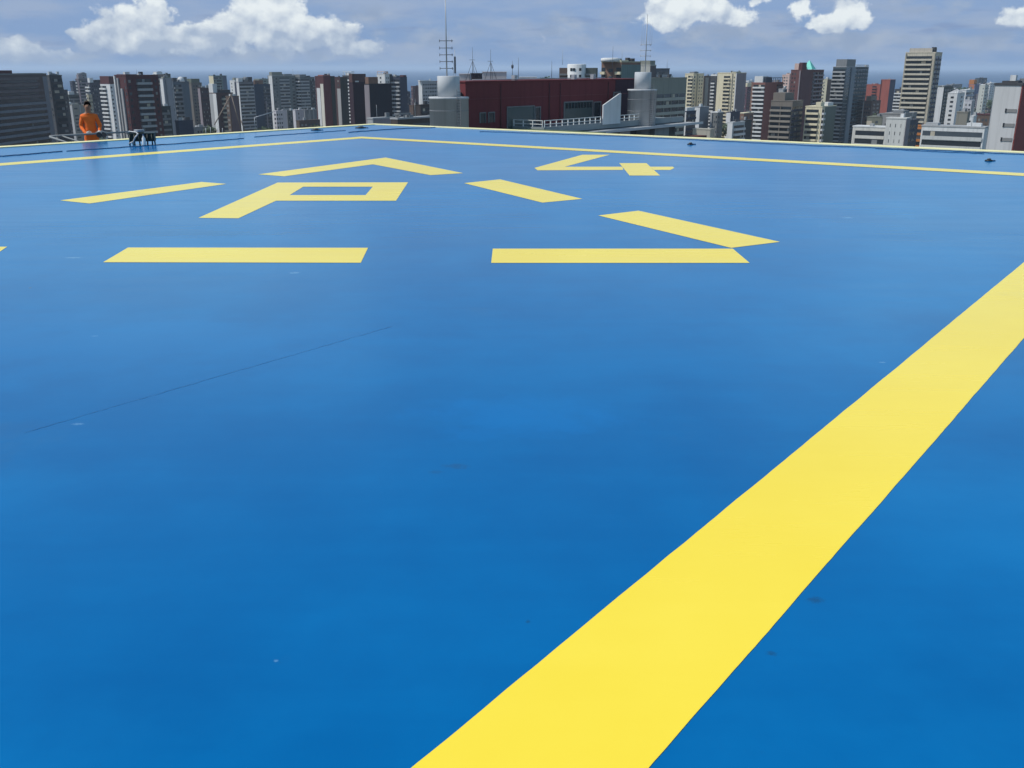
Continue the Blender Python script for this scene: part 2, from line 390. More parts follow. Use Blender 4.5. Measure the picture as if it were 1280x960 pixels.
# building under the deck, and its outrigger safety frame
hb = thing('helipad_building', 'tall building carrying the blue helipad deck on its roof', 'building')
cx = sum(p[0] for p in deckpoly) / 4; cy = sum(p[1] for p in deckpoly) / 4
sh = [(cx + (x - cx) * .86, cy + (y - cy) * .86) for x, y in deckpoly]
g = MB(); g.prism(sh, 0, DZ - .36); g.build('wall', GREY, hb)
catw = [C0 + (-nL) * 2.1 + (-nR) * .2, PL + (-nL) * 2.1, PL + nL * 2, C0 + nL * 2]
g = MB(); g.prism([tuple(p) for p in catw], DZ - 1.12, DZ - 1.0); g.build('catwalk', MID, hb)

# safety frame: outer tube below the left edge with stays
def LP(s, out, z): p = C0 - LE * s - nL * out; return Vector((p.x, p.y, z))
def edge_s(px, out, z):
    # distance along the left edge where the offset line passes under picture column px
    lo, hi_ = -5, 39
    for _ in range(50):
        mid = (lo + hi_) / 2; q = LP(mid, out, z) - Vector((0, 0, CZ))
        f_ = q.y * math.cos(PIT) - q.z * math.sin(PIT); xx = 640 + F * q.x / f_
        if xx > px: lo = mid
        else: hi_ = mid
    return lo
sn = thing('safety_net_frame', 'pale grey tube frame running just outside the left deck edge', 'frame')
s0, s1 = edge_s(62, .9, DZ + .10), edge_s(162, .9, DZ + .10)
g = MB(); g.tube([LP(s0, .9, DZ + .10), LP(s1, .9, DZ + .10)], .022); g.build('rail', mat('weathered_tube', (.22, .24, .25), .6, .2, 4), sn)
for i in (4,):
    s_ = s0 + (s1 - s0) * (i + .05) / 4.3
    g = MB(); g.tube([LP(s_, .9, DZ + .09), LP(s_ + .15, .0, DZ - .10)], .018); g.build('stay', DSTEEL, sn)
g = MB(); g.tube([LP(s0, .9, DZ + .09), LP(s0 - .2, .05, DZ - .1)], .022); g.tube([LP(s0 - .3, .9, DZ + .09), LP(s0 - .5, .05, DZ - .1)], .018); g.build('end_bracket', MATS['weathered_tube'], sn)

# cables and lamps on the apron
cabm = mat('dark_blue_cable', (.018, .075, .19), .5, .2, 8)
def cable(pts, r, label, n=12):
    P = [Vector((*G(*p), DZ + r)) for p in pts]; path = []
    for i in range(len(P) - 1):
        for k_ in range(n):
            f_ = k_ / n; q = P[i].lerp(P[i + 1], f_); q.x += random.uniform(-.012, .012); q.y += random.uniform(-.07, .07); path.append(q)
    path.append(P[-1]); g = MB(); g.tube(path, r, 6)
    return tag(g.build('cable', cabm), label, 'cable', 'cables laid along the deck edge')
cable([(-30, 198), (30, 193.5), (78, 189.5)], .009, 'short dark cable on blue deck below the wide office block')
cable([(84, 189), (160, 184), (240, 178.5), (305, 173.3)], .008, 'long dark cable on blue deck passing the dark green crate')
cable([(318, 171.5), (352, 168.8), (400, 165.5), (432, 163.3)], .007, 'thin dark cable on blue deck below the twin grey towers')
cable([(436, 165.6), (470, 163), (510, 160.5), (555, 159.2)], .009, 'dark cable curving round the far corner of the deck')
cable([(600, 164.5), (780, 170.5), (1000, 181.5), (1180, 188.5), (1330, 196)], .008, 'thin straight cable along the right hand deck edge', 20)
cable([(1095, 186), (1160, 189.6), (1230, 192.5)], .006, 'thicker short cable near the right end of deck edge')
lampm = mat('black_lamp_housing', (.015, .018, .025), .4, .2, 8)
def deck_lamp(px, py, label, r=.13):
    c = G(px, py); o = thing('deck_light', label, 'light', (c[0], c[1], DZ), 0, 'low lights round the deck')
    g = MB(); g.lathe([(r, .001), (r, .015), (r * .8, .024), (r * .55, .028)], 20); g.build('housing', lampm, o)
    g = MB(); g.lathe([(r * .5, .029), (r * .48, .042), (r * .3, .050), (.01, .053)], 16); g.build('lens', GLASS2, o)
    g = MB(); g.tube([(r, 0, .012), (r + .02, .01, .01), (r + .05, .0, .01)], .01, 6); g.build('cable_tail', cabm, o)
    return o
deck_lamp(863, 180.8, 'low black deck light below the twin cream towers', .07)
deck_lamp(1236, 201.4, 'low black deck light furthest right on the apron', .07)
deck_lamp(451, 160.0, 'low black deck light at the far corner of the deck', .16)
deck_lamp(395, 162.8, 'flat black deck light on edge below the maroon and white tower', .14)

# dark green crate with hose and bottle
gm2 = mat('dark_green_metal', (.018, .030, .026), .55, .3, 12)
cp = on_z(179, 181, DZ)
cr = thing('equipment_crate', 'dark green slatted crate standing near left deck edge', 'crate', (cp.x, cp.y, DZ), R(12))
g = MB(); g.box(-.26, .26, -.12, .14, .10, .30); g.build('box', gm2, cr)
for sx in (-.23, -.14, -.05, .04, .13, .22):
    g = MB(); g.tube([(sx, -.14, .29), (sx + random.uniform(-.02, .02), -.15, .0)], .016, 8); g.build('slat', gm2, cr)
for sx in (-.23, .23):
    g = MB(); g.tube([(sx, .13, .2), (sx, .15, 0)], .015, 8); g.build('leg', gm2, cr)
g = MB(); g.box(-.28, .28, -.15, .15, .300, .318); g.build('lid', gm2, cr)
hp = thing('hose', 'grey coiled hose lying over the dark green crate', 'hose', (cp.x, cp.y, DZ), R(12))
g = MB(); pts = [(-.27, -.14, .05), (-.17, -.17, .10), (-.12, -.18, .22), (-.05, -.17, .31), (-.10, -.10, .35), (-.25, -.03, .37), (-.28, .05, .345)]
pp = []
for i in range(len(pts) - 1):
    for k_ in range(5): pp.append(Vector(pts[i]).lerp(Vector(pts[i + 1]), k_ / 5))
pp += [Vector((-.05 + .09 * math.cos(a_), -.02 + .10 * math.sin(a_), .352 + .005 * a_)) for a_ in [k_ * .5 for k_ in range(26)]]
g.tube(pp, .019, 8); g.build('coil', STEEL, hp)
bt = thing('bottle', 'small white plastic bottle in front of the dark green crate', 'bottle', (cp.x + .10, cp.y - .20, DZ), 0)
g = MB(); g.lathe([(.035, .001), (.038, .02), (.038, .15), (.015, .19), (.014, .21)], 16); g.build('bottle_body', mat('white_plastic', (.75, .76, .74), .4), bt)
g = MB(); g.lathe([(.018, .211), (.018, .235)], 12); g.build('cap', cabm, bt)
cr.scale = (1, 1, .8); hp.scale = (1, 1, .78)
# black floodlight by the worker
fp = on_z(128, 175, DZ)
fl = thing('floodlight', 'small black twin floodlight on pale stand at left deck edge', 'light', (fp.x, fp.y, DZ), R(15))
for sx in (-.06, .06):
    g = MB(); g.lathe([(.03, -.05), (.055, .0), (.06, .05)], 16)
    h1 = g.build('lamp_head', lampm, fl, (sx, 0, .11)); h1.rotation_euler = (R(80), 0, R(10 if sx < 0 else -14))
g = MB(); g.tube([(-.12, 0, .17), (0, .01, .20), (.12, 0, .17)], .012, 6); g.build('bracket', STEEL, fl)
g = MB(); g.tube([(0, .01, .20), (0, .01, .0)], .010, 6); g.build('post', STEEL, fl)
g = MB(); g.tube([(.05, 0, .06), (.11, -.04, .03), (.13, -.06, .012)], .012, 6); g.build('cable_tail', mat('pale_cable', (.5, .52, .5), .6), fl)
# leaning poles with a rope beyond the left edge
sp = edge_s(288, .9, DZ)
pf = thing('pole_frame', 'pale brown leaning poles lashed in an A beyond the deck edge', 'frame')
pm = mat('weathered_pole', (.26, .20, .16), .8, .3, 6)
def lp(px, py, out=.9):
    lo, hi_ = -6, 39.0
    d = px_dir(px, py); o2 = C0 - nL * out
    # intersect view direction with vertical plane parallel to the left edge
    den_ = d.x * nL.x + d.y * nL.y; t_ = (o2.x * nL.x + o2.y * nL.y) / den_
    return Vector((0, 0, CZ)) + d * t_
for q in ([(289, 118), (303, 168)], [(289, 118), (268, 156)], [(301, 150), (307, 166)]):
    g = MB(); g.tube([lp(*q[0]), lp(*q[1])], .014, 8); g.build('pole', pm, pf)
rp = MB(); a_, b_ = lp(318, 147), lp(341, 140); rp.tube([a_, b_], .012, 8); rp.tube([a_, lp(319, 160)], .008, 8)
tag(rp.build('handrail', STEEL), 'short sloping grey rod beyond the edge right of the leaning poles', 'rail')
for i, (x, y) in enumerate([(257, 160), (263, 159), (272, 158), (278, 160)]):
    g = MB(); g.tube([lp(x, y), lp(x + .6, 172)], .008, 6)
    tag(g.build('edge_pin', STEEL), 'short thin steel pin at the deck edge left of the leaning poles', 'pin', 'row of four thin pins at the left deck edge')

# ------------------------------------------------------------------ worker in orange
def skinned(name, V, E, Rd, m, parent=None, sub=2):
    me = bpy.data.meshes.new(name); me.from_pydata(V, E, []); me.materials.append(m)
    o = link(name, me, parent)
    md = o.modifiers.new('skin', 'SKIN'); md.use_smooth_shade = True
    for i, r in enumerate(Rd):
        me.skin_vertices[0].data[i].radius = r if isinstance(r, tuple) else (r, r)
        me.skin_vertices[0].data[i].use_root = (i == 0)
    s_ = o.modifiers.new('sub', 'SUBSURF'); s_.levels = sub; s_.render_levels = sub
    dg = bpy.context.evaluated_depsgraph_get(); me2 = bpy.data.meshes.new_from_object(o.evaluated_get(dg))
    o.modifiers.clear(); o.data = me2
    for p in me2.polygons: p.use_smooth = True
    return o
WS = .92
wp = LP(edge_s(114.5, 1.45, DZ), 1.45, DZ - .93)
worker = thing('person', 'worker in orange coveralls standing behind the left edge of the blue deck', 'person', tuple(wp), R(20))
OR = mat('orange_coverall_cloth', (.80, .155, .022), .8, .18, 9, bump=.4)
SK = mat('brown_skin', (.30, .16, .10), .6, .08, 8)
V = [(0, 0, .95), (0, .01, 1.12), (0, .02, 1.30), (0, .015, 1.42), (0, -.01, 1.50), (0, -.03, 1.60), (0, -.04, 1.70),     # 0-6 spine, neck, head
     (-.10, 0, .90), (-.12, -.02, .50), (-.13, .03, .09), (-.14, -.12, .045),                                            # 7-10
     (.10, 0, .90), (.13, -.03, .50), (.14, .03, .09), (.16, -.12, .045),                                                # 11-14
     (-.165, .01, 1.405), (-.225, .02, 1.17), (-.12, -.20, 1.02), (-.05, -.25, 1.03),                                       # 15-18 arm across the waist
     (.165, .01, 1.405), (.245, .0, 1.19), (.22, -.18, 1.06), (.20, -.25, 1.03)]                                            # 19-22
E_ = [(0, 1), (1, 2), (2, 3), (3, 4), (4, 5), (5, 6), (0, 7), (7, 8), (8, 9), (9, 10), (0, 11), (11, 12), (12, 13), (13, 14),
      (3, 15), (15, 16), (16, 17), (17, 18), (3, 19), (19, 20), (20, 21), (21, 22)]
Rd = [(.155, .12), (.155, .115), (.155, .12), (.145, .12), .052, (.082, .098), (.078, .092), .10, .072, .055, .045, .10, .072, .055, .045,
      .072, .055, .040, .032, .072, .055, .040, .032]
def hand(V, E_, Rd, root, d, side):
    d = Vector(d).normalized(); up = Vector((0, 0, 1)); sd_ = d.cross(up).normalized() * side; base = Vector(V[root])
    for j in range(4):
        off = (j - 1.5) * .021; L = (.066, .078, .072, .056)[j]; i0 = len(V)
        p1 = base + d * .035 + up * (-off); p2 = p1 + d * L * .55 + sd_ * .008; p3 = p2 + d * L * .35 + sd_ * .025
        for p in (p1, p2, p3): V.append(tuple(p)); Rd.append(.0095)
        E_ += [(root, i0), (i0, i0 + 1), (i0 + 1, i0 + 2)]
    i0 = len(V); p1 = base + up * .035 + d * .005; p2 = p1 + up * .02 + d * .035
    for p in (p1, p2): V.append(tuple(p)); Rd.append(.011)
    E_ += [(root, i0), (i0, i0 + 1)]
hand(V, E_, Rd, 18, (1, -.35, 0), 1); hand(V, E_, Rd, 22, (-.25, -1, -.25), -1)
body = skinned('body', V, E_, Rd, OR, worker, 3)
body.data.materials.append(SK); glm = mat('pale_work_glove', (.62, .58, .52), .8, .2, 20); bootm = mat('black_boots', (.02, .02, .02), .5)
body.data.materials.append(glm); body.data.materials.append(bootm)
for p in body.data.polygons:
    c = p.center
    if c.z > 1.475: p.material_index = 1
    elif c.z < .11: p.material_index = 3
    elif (Vector(V[18]) - c).length < .10 and c.x > -.10: p.material_index = 2
    elif (Vector(V[22]) - c).length < .11 and c.y < -.21: p.material_index = 2
from mathutils import noise as mn
for v in body.data.vertices:
    if .12 < v.co.z < 1.45:
        f_ = mn.noise(Vector((v.co.x * 9, v.co.y * 9, v.co.z * 22))) * .011 + mn.noise(v.co * 30) * .004
        v.co += v.normal * f_
hd = MB(); prof = []
g = bmesh.new(); bmesh.ops.create_uvsphere(g, u_segments=20, v_segments=12, radius=1)
for v in g.verts: v.co = Vector((v.co.x * .082, v.co.y * .100 + .012, v.co.z * .088))
bmesh.ops.delete(g, geom=[v for v in g.verts if v.co.y < -.045 and v.co.z < .045 or v.co.z < -.05], context='VERTS')
me = bpy.data.meshes.new('hair'); g.to_mesh(me); g.free(); me.materials.append(mat('dark_hair', (.05, .033, .022), .8))
for p in me.polygons: p.use_smooth = True
link('hair', me, worker, (0, -.035, 1.695))
eyem = mat('eye', (.03, .02, .02), .3)
for sx in (-.03, .03):
    g = MB(); g.lathe([(.004, -.008), (.011, -.003), (.011, .003), (.004, .008)], 10); g.build('eye', eyem, worker, (sx, -.118, 1.665))
    g = MB(); g.lathe([(.004, -.03), (.012, -.012), (.014, .01), (.006, .03)], 8); g.build('ear', SK, worker, (sx * 2.85, -.03, 1.65))
g = MB(); g.tube([(0, -.110, 1.665), (0, -.142, 1.628)], .009, 8, .016); g.build('nose', SK, worker)
g = MB(); g.tube([(-.024, -.112, 1.592), (0, -.12, 1.590), (.024, -.112, 1.592)], .006, 6); g.build('mouth', mat('lips', (.16, .06, .05), .6), worker)
g = MB(); g.tube([(-.09, -.015, 1.455), (0, -.07, 1.475), (.09, -.015, 1.455)], .022, 8); g.build('collar', OR, worker)

worker.scale = (WS, 1, 1)
# ------------------------------------------------------------------ towers
GRID = 37.5
def ray_hit(C, d, px, py):
    r = px_dir(px, py); r = r.x / r.y
    return (r * C.y - C.x) / (d.x - r * d.y)
def tower(name, label, px, y, D, wallm, A=(), B=(), roof=(), fh=3.0, yaw=GRID, cap=None, floors=None, group=None, mx=70, first=1.0, zb=0.0):
    xl, xc, xr = px
    C = at(xc, y, D); H = C.z
    dB = Vector((math.sin(R(yaw)), math.cos(R(yaw)))); dA = Vector((-dB.y, dB.x))
    WA = min(max(ray_hit(C, dA, xl, y), 3.0), mx); WB = min(max(ray_hit(C, dB, xr, y), 3.0), mx)
    # local x runs along face B, local y along face A, origin at the near corner
    root = thing(name, label, 'building', (C.x, C.y, 0), math.atan2(dB.y, dB.x), group)
    box('wall', WB, WA, H, wallm, root, (WB / 2, WA / 2, 0))
    zv = max(CZ - D * 100 / F - 2 * fh, 1.0)
    box('parapet', WB + .3, WA + .3, .5, cap or wallm, root, (WB / 2, WA / 2, H + .002))
    cnt = {}
    def put(face, nm, a0, a1, z, h, dep, m, sink=.12):
        if (cnt.get(nm, 0)) >= 98: return
        cnt[nm] = cnt.get(nm, 0) + 1
        w = a1 - a0; c_ = (a0 + a1) / 2; off = -(dep - sink) / 2
        if face == 'A': box(nm, dep + sink, w, h, m, root, (off, c_, z))
        else: box(nm, w, dep + sink, h, m, root, (c_, off, z))
    rnd = random.Random(hash_s(label))
    def glass(): return rnd.choice((GLASS, GLASS, GLASS2, GLASS2, GLASS3)) 
    for face, WW, bays in (('A', WA, A), ('B', WB, B)):
        for by in bays:
            u0, u1, kd = by[:3]; ex = by[3:]
            if face == 'A': a0, a1 = (1 - u1) * WW, (1 - u0) * WW
            else: a0, a1 = u0 * WW, u1 * WW
            ztop = H - .9 * first - .3
            if kd in 'VPG':
                dep = {'V': .7, 'P': .12, 'G': .10}[kd]; m = TGLASS if kd == 'G' else ex[0]
                nm = {'V': 'pilaster', 'P': 'wall_panel', 'G': 'glass_wall'}[kd]
                zt = H - (ex[1] if len(ex) > 1 else .0) - .02
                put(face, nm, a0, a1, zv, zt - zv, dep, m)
                if kd == 'G':
                    z = ztop - fh
                    while z > zv: put(face, 'spandrel', a0, a1, z, .5, .22, MID); z -= fh
                continue
            if kd in 'BL' and (a1 - a0) > 7 and not any(q in (ex[0].name if ex else '') for q in ('ledge', 'beige_band', 'white_deck')):
                n_ = max(1, int((a1 - a0) / rnd.uniform(4.5, 8)))
                for i in range(1, n_): put(face, 'pier', a0 + (a1 - a0) * i / n_ - .2, a0 + (a1 - a0) * i / n_ + .2, zv, ztop - zv - .4, .30 if kd == 'L' else .95, wallm)
            z = ztop - fh
            while z > zv:
                if kd == 'B':      # balconies: deep parapets with dark recess
                    put(face, 'window', a0 + .15, a1 - .15, z + .95, fh - 1.15, .06, GLASS)
                    put(face, 'balcony', a0, a1, z, 1.12, 1.15, ex[0])
                elif kd == 'L':    # ribbon windows between shallow ledges
                    put(face, 'window', a0 + .1, a1 - .1, z + 1.25, fh - 1.45, .05, rnd.choice((GLASS, GLASS, GLASS2)))
                    put(face, 'ledge', a0, a1, z, 1.22, .35, ex[0])
                elif kd == 'W':    # single windows
                    n = ex[0]; st = (a1 - a0) / n
                    for i in range(n):
                        w_ = st * (ex[1] if len(ex) > 1 else .55)
                        put(face, 'window', a0 + st * (i + .5) - w_ / 2, a0 + st * (i + .5) + w_ / 2, z + .95, 1.35, .05, glass())
                if kd in 'BL' and (a1 - a0) > 3.5 and rnd.random() < .6:
                    w_ = rnd.uniform(1.2, 2.6); q_ = rnd.uniform(a0 + .3, a1 - .3 - w_) if a1 - a0 > w_ + .7 else a0 + .3
                    put(face, 'curtained_window', q_, min(q_ + w_, a1 - .2), z + 1.25, fh - 1.6, .10, rnd.choice((GLASS3, MID, BEIGE)))
                z -= fh
    for rf in roof:
        k_ = rf[0]
        if k_ == 'box':
            _, u0, u1, v0, v1, h, m = rf[:7]
            box('roof_block', (u1 - u0) * WB, (v1 - v0) * WA, h, m, root, ((u0 + u1) / 2 * WB, (v0 + v1) / 2 * WA, H + .3))
        elif k_ == 'tank':
            _, u, v, r, h, m = rf; g = MB(); g.lathe([(r, 0), (r, h * .85), (r * .7, h)], 18); g.build('water_tank', m, root, (u * WB, v * WA, H + .3))
        elif k_ == 'dome':
            _, u, v, r, h, m = rf; g = MB(); g.lathe([(r * math.cos(a_), h * math.sin(a_)) for a_ in [i * math.pi / 2 / 7 for i in range(7)]] + [(.05, h)], 20); g.build('dome', m, root, (u * WB, v * WA, H + .3))
        elif k_ == 'ant':
            _, u, v, h = rf; g = MB(); g.tube([(0, 0, 0), (0, 0, h)], .14, 6, .07); g.build('antenna', STEEL, root, (u * WB, v * WA, H + .3))
        elif k_ == 'pyr':
            _, u, v, r, h, m = rf[:6]; g = MB(); q = [(-r, -r, 0), (r, -r, 0), (r, r, 0), (-r, r, 0)]; tp = (0, 0, h)
            for i in range(4): g.quad([q[i], q[(i + 1) % 4], tp])
            g.quad(list(reversed(q))); g.build('roof', m, root, (u * WB, v * WA, H + (rf[6] if len(rf) > 6 else .5)))
        elif k_ == 'frame':   # open pergola frame
            _, u0, u1, v0, v1, h, m = rf; g = MB()
            X0, X1, Y0, Y1 = u0 * WB, u1 * WB, v0 * WA, v1 * WA; n = max(2, int((X1 - X0) / 3)); n2 = max(2, int((Y1 - Y0) / 3))
            for i in range(n + 1):
                x = X0 + (X1 - X0) * i / n; g.box(x - .15, x + .15, Y0 - .15, Y0 + .15, 0, h)
            for i in range(n2 + 1):
                y_ = Y0 + (Y1 - Y0) * i / n2; g.box(X0 - .16, X0 + .14, y_ - .15, y_ + .15, 0, h - .01)
            g.box(X0 - .3, X1 + .3, Y0 - .3, Y0 + .3, h, h + .4); g.box(X0 - .3, X0 + .3, Y0 + .31, Y1 + .3, h, h + .4)
            g.build('roof_frame', m, root, (0, 0, H + .3))
    # small clutter that every flat roof here carries
    if H > CZ - D * 70 / F:
        for i in range(rnd.randint(1, 3)):
            u, v = rnd.uniform(.15, .8), rnd.uniform(.1, .6); s_ = rnd.uniform(.8, 2.0)
            box('roof_unit', min(s_ * 1.5, WB * .3), min(s_, WA * .3), rnd.uniform(.8, 2.0), rnd.choice((GREY, MID, WHITE, DARK)), root, (u * WB, v * WA, H + .31))
        if rnd.random() < .6:
            g = MB(); g.tube([(0, 0, 0), (0, 0, rnd.uniform(2, 5))], .10, 6, .05); g.build('antenna', STEEL, root, (rnd.uniform(.1, .6) * WB, rnd.uniform(.1, .5) * WA, H + .3))
    return root, WA, WB, H
def hash_s(s):
    h = 7
    for c_ in s: h = (h * 31 + ord(c_)) % 1000003
    return h
AT, OF = 'apartment_tower', 'office_block'
w1, wa1, wb1, h1 = tower(OF, 'wide dark office block with long grey ledges at far left', (-170, -120, 58), 95, 385, wall('charcoal_brown', (.11, .082, .080)),
      A=(), B=[(.0, .955, 'B', wall('ledge_blue_grey', (.19, .20, .23))), (.962, 1, 'P', wall('ledge_blue_grey', (.19, .20, .23)), 1)], yaw=2, fh=2.75, mx=150, cap=MID, first=12, roof=[('box', .05, .72, .02, .5, 1.6, MAROON), ('box', .76, .98, .03, .3, .3, MID)])
for i in range(4):
    box('ledge', wb1 * (.93 if i > 1 else .80), .9, 1.15, wall('ledge_brown', (.15, .125, .13)), w1, (wb1 * (.48 if i > 1 else .52), -.3, h1 - 2.4 - 2.75 * i))
    box('window', wb1 * .78, .3, 1.3, GLASS, w1, (wb1 * .52, -.1, h1 - 3.75 - 2.75 * i))
tower(AT, 'narrow dark block with thin ledges joined behind the wide office block', (59, 61.5, 77), 95, 545, DARK, A=[(0, 1, 'W', 1)], B=[(.2, 1, 'L', DARK)], roof=[('box', .1, .8, .1, .9, .8, MID)])
tower(AT, 'thin white balcony tower right behind the wide office block', (71, 79.5, 84), 113, 740, DARK, A=[(0, .9, 'B', WHITE)], B=[(0, 1, 'W', 2)], roof=[('box', .1, .9, .5, .9, 2.2, WHITE)])
tower(AT, 'low dark green tower between thin white and beige towers at left', (79, 86, 99), 119, 900, wall('dark_green', (.06, .075, .075)), A=[(0, 1, 'W', 3)], B=[(0, 1, 'L', MID)], roof=[('box', .1, .6, .1, .6, 3, WHITE)])
tower(AT, 'beige grey block with one window column left of the orange worker', (83, 90, 108), 132, 850, wall('beige_grey', (.27, .26, .23)), A=[(0, 1, 'P', GREY)], B=[(.08, .38, 'W', 1, .8), (.5, .54, 'V', GREY)], roof=[('tank', .1, .7, 1.7, 2.4, WHITE), ('box', .2, .7, .2, .8, 1.2, OLIVE)])
tower(AT, 'very thin dark tower rising behind the low dark green tower', (87, 90, 95), 102, 1150, NAVY, A=[(0, 1, 'W', 1)], B=[(0, 1, 'W', 1)])
tower(AT, 'mauve grey tower with fine dark floors behind the worker', (94, 98, 109), 99, 1000, wall('mauve_dark', (.14, .12, .14)), A=[(0, .5, 'L', GREY)], B=[(.05, .95, 'L', PURP)], roof=[('box', .1, .6, .2, .8, 4, PURP)])
tower(AT, 'dark windowed tower with white rooftop unit above the worker', (107, 112, 130), 104, 900, wall('slate', (.055, .06, .08)), A=[(0, 1, 'B', WHITE)], B=[(.1, .5, 'W', 3), (.6, .95, 'W', 2)], roof=[('box', .05, .3, .1, .6, 4.2, WHITE), ('box', .4, .9, .2, .8, 2.5, DARK)])
tower(AT, 'tan stair tower with small windows showing above the worker', (108, 110.5, 115), 119, 820, SAND, A=[(0, 1, 'W', 1)], B=[(0, 1, 'W', 2, .6)])
tower(AT, 'white tower with deep balcony slots and maroon crown', (125, 137, 146), 105, 740, WHITE, A=[(.0, .62, 'B', WHITE)], B=[(.05, .35, 'W', 1, .7), (.6, .95, 'W', 1, .7)], cap=MAROON, roof=[('box', .0, .95, .02, .95, 5.2, MAROON)], fh=2.9)
tower(AT, 'broad maroon tower with pale vertical fins and grey balconies', (143, 157, 197.5), 95, 500, MAROON, A=[(.0, .10, 'V', WHITE, .0), (.26, .36, 'V', GREY, 1), (.50, .66, 'V', GREY, 6), (.80, .97, 'W', 1)],
      B=[(.03, .16, 'W', 1), (.30, .76, 'B', GREY), (.84, .96, 'W', 1, .5)], roof=[('box', .03, .35, .05, .9, .5, MAROON)])
tower(AT, 'beige tower with bright white roof behind the broad maroon tower', (191, 196, 204.5), 93, 760, wall('beige_dark', (.22, .18, .17)), A=[(0, 1, 'L', BEIGE)], B=[(0, 1, 'L', BEIGE)], cap=WHITE, roof=[('box', .05, .9, .1, .9, 1.6, WHITE)])
tower(AT, 'small pale block low between the maroon tower and grey slab', (195, 199, 203), 112, 640, GREY, A=[(0, 1, 'W', 1)], B=[(.2, .8, 'W', 1)])
tower(AT, 'blank grey slab with bright thin left edge', (200.5, 203.5, 215), 99, 590, wall('slab_grey', (.30, .31, .34)), A=[(0, 1, 'P', WHITE)], B=[(.25, .28, 'V', MID), (.9, .94, 'W', 1)], roof=[('box', .1, .9, .1, .9, 1.0, OLIVE)])
tower(AT, 'dark green rooftop block behind the blank grey slab', (201, 204, 213), 93, 900, wall('bottle_green', (.06, .075, .07)), A=[(0, 1, 'W', 1)], B=[(0, 1, 'W', 2)])
tower(AT, 'blue grey tower with tight balconies beside the blank grey slab', (214, 216, 236), 103, 650, wall('steel_blue', (.12, .15, .18)), A=[(0, 1, 'W', 1)], B=[(.03, .52, 'B', MID)], roof=[('box', .05, .25, .1, .8, 2.5, DARK), ('dome', .58, .4, 2.4, 3.2, WHITE), ('box', .75, .95, .3, .8, 3, MID)], fh=2.85)
tower(AT, 'low dark box in front of the blue grey balcony tower', (221, 223, 241), 152, 520, NAVY, B=[(0, 1, 'P', NAVY)])
tower(AT, 'brownish tower with pale stepped top behind the round balcony block', (230, 239, 252), 104, 900, wall('drab', (.13, .12, .11)), A=[(.0, .3, 'W', 1), (.4, .6, 'P', CREAM, 6)], B=[(.1, .9, 'W', 3)], roof=[('box', .1, .9, .1, .9, 3.5, wall('moss', (.12, .14, .11)))])
tower(AT, 'plain dark maroon tower with fine columns left of pale edged block', (247, 250, 265), 110.5, 760, wall('dark_maroon', (.055, .035, .042)), A=[(0, 1, 'P', PURP)], B=[(.1, .9, 'W', 6, .4)])
tower(AT, 'grey block with rounded pale balconies and white dome', (235, 245, 266), 130, 1000, MID, A=[(.0, 1, 'B', WHITE)], B=[(.0, .35, 'L', GREY), (.4, .6, 'W', 1), (.7, .9, 'L', MID)], roof=[('dome', .25, .5, 5.2, 3.2, WHITE)], fh=3.1)
tower(AT, 'teal tower with cream left edge rising above its neighbours', (261, 266.5, 283), 95, 1100, TEAL, A=[(0, 1, 'P', CREAM)], B=[(.02, .6, 'L', TEAL), (.7, 1, 'P', wall('blue_slate', (.10, .13, .18)))])
tower(AT, 'maroon tower with pale windowed edge and tan balconies', (261.5, 270, 291), 117, 670, wall('maroon_brown', (.08, .045, .045)), A=[(0, .48, 'P', GREY), (.52, 1, 'W', 1), (.5, 1, 'P', WHITE)], B=[(.3, .75, 'B', BEIGE)], roof=[('box', 0, .25, .4, 1, 6, WHITE), ('box', .3, .9, .1, .8, 2, DARK)])
tower(AT, 'plain brown wing between the tan balconies and banded tower', (282, 286, 298.5), 121, 640, BROWN, B=[(.1, .9, 'P', wall('brown_lilac', (.14, .10, .11)))], A=[(0, 1, 'W', 1)])
tower(AT, 'slim white tower behind the plain brown wing', (287, 293.5, 297), 101, 950, WHITE, A=[(.2, .5, 'W', 1)], B=[(0, 1, 'W', 1)], roof=[('box', .1, .9, .1, .5, 2.5, OLIVE)])
tower(AT, 'grey banded tower with white left edge and rooftop tanks', (293, 298.5, 317), 103, 850, wall('ash', (.17, .17, .19)), A=[(0, .35, 'P', NAVY), (.45, 1, 'P', WHITE)], B=[(.03, .97, 'L', GREY)], fh=2.9,
      roof=[('box', .0, .3, .1, .6, 3, WHITE), ('tank', .55, .2, 1.8, 4, MID), ('box', .6, .95, .1, .7, 4, DARK), ('ant', .5, .1, 7)])
tower(AT, 'unlit navy slab with one pale column right of the banded tower', (315, 317.5, 337.5), 106, 880, wall('shade_blue', (.035, .055, .09)), B=[(.0, .45, 'P', wall('shade_ink', (.028, .05, .085))), (.55, .95, 'L', wall('lead', (.10, .11, .13))), (.62, .68, 'V', PURP, 14)], roof=[('box', .05, .6, .1, .7, 3.5, BBROWN)])  # dark blue carries the shade of the side turned from the sun
tower(AT, 'faint green grey tower far behind the navy slab', (317, 324, 338), 99, 1250, wall('sage', (.20, .23, .21)), A=[(0, 1, 'W', 2)], B=[(0, 1, 'W', 3)])
tower(AT, 'large grey tower with stacked bays and white left edge', (334.5, 340, 369), 95, 930, wall('grey_green', (.15, .17, .17)), A=[(.2, 1, 'P', WHITE), (.0, .18, 'W', 1)], B=[(.03, .22, 'W', 2), (.3, .72, 'L', GREY), (.8, .97, 'W', 1)], fh=2.95,
      roof=[('box', .02, .45, .1, .7, 3.2, OLIVE), ('box', .55, .9, .2, .8, 1.4, MID), ('ant', .95, .2, 6)], cap=GREY)
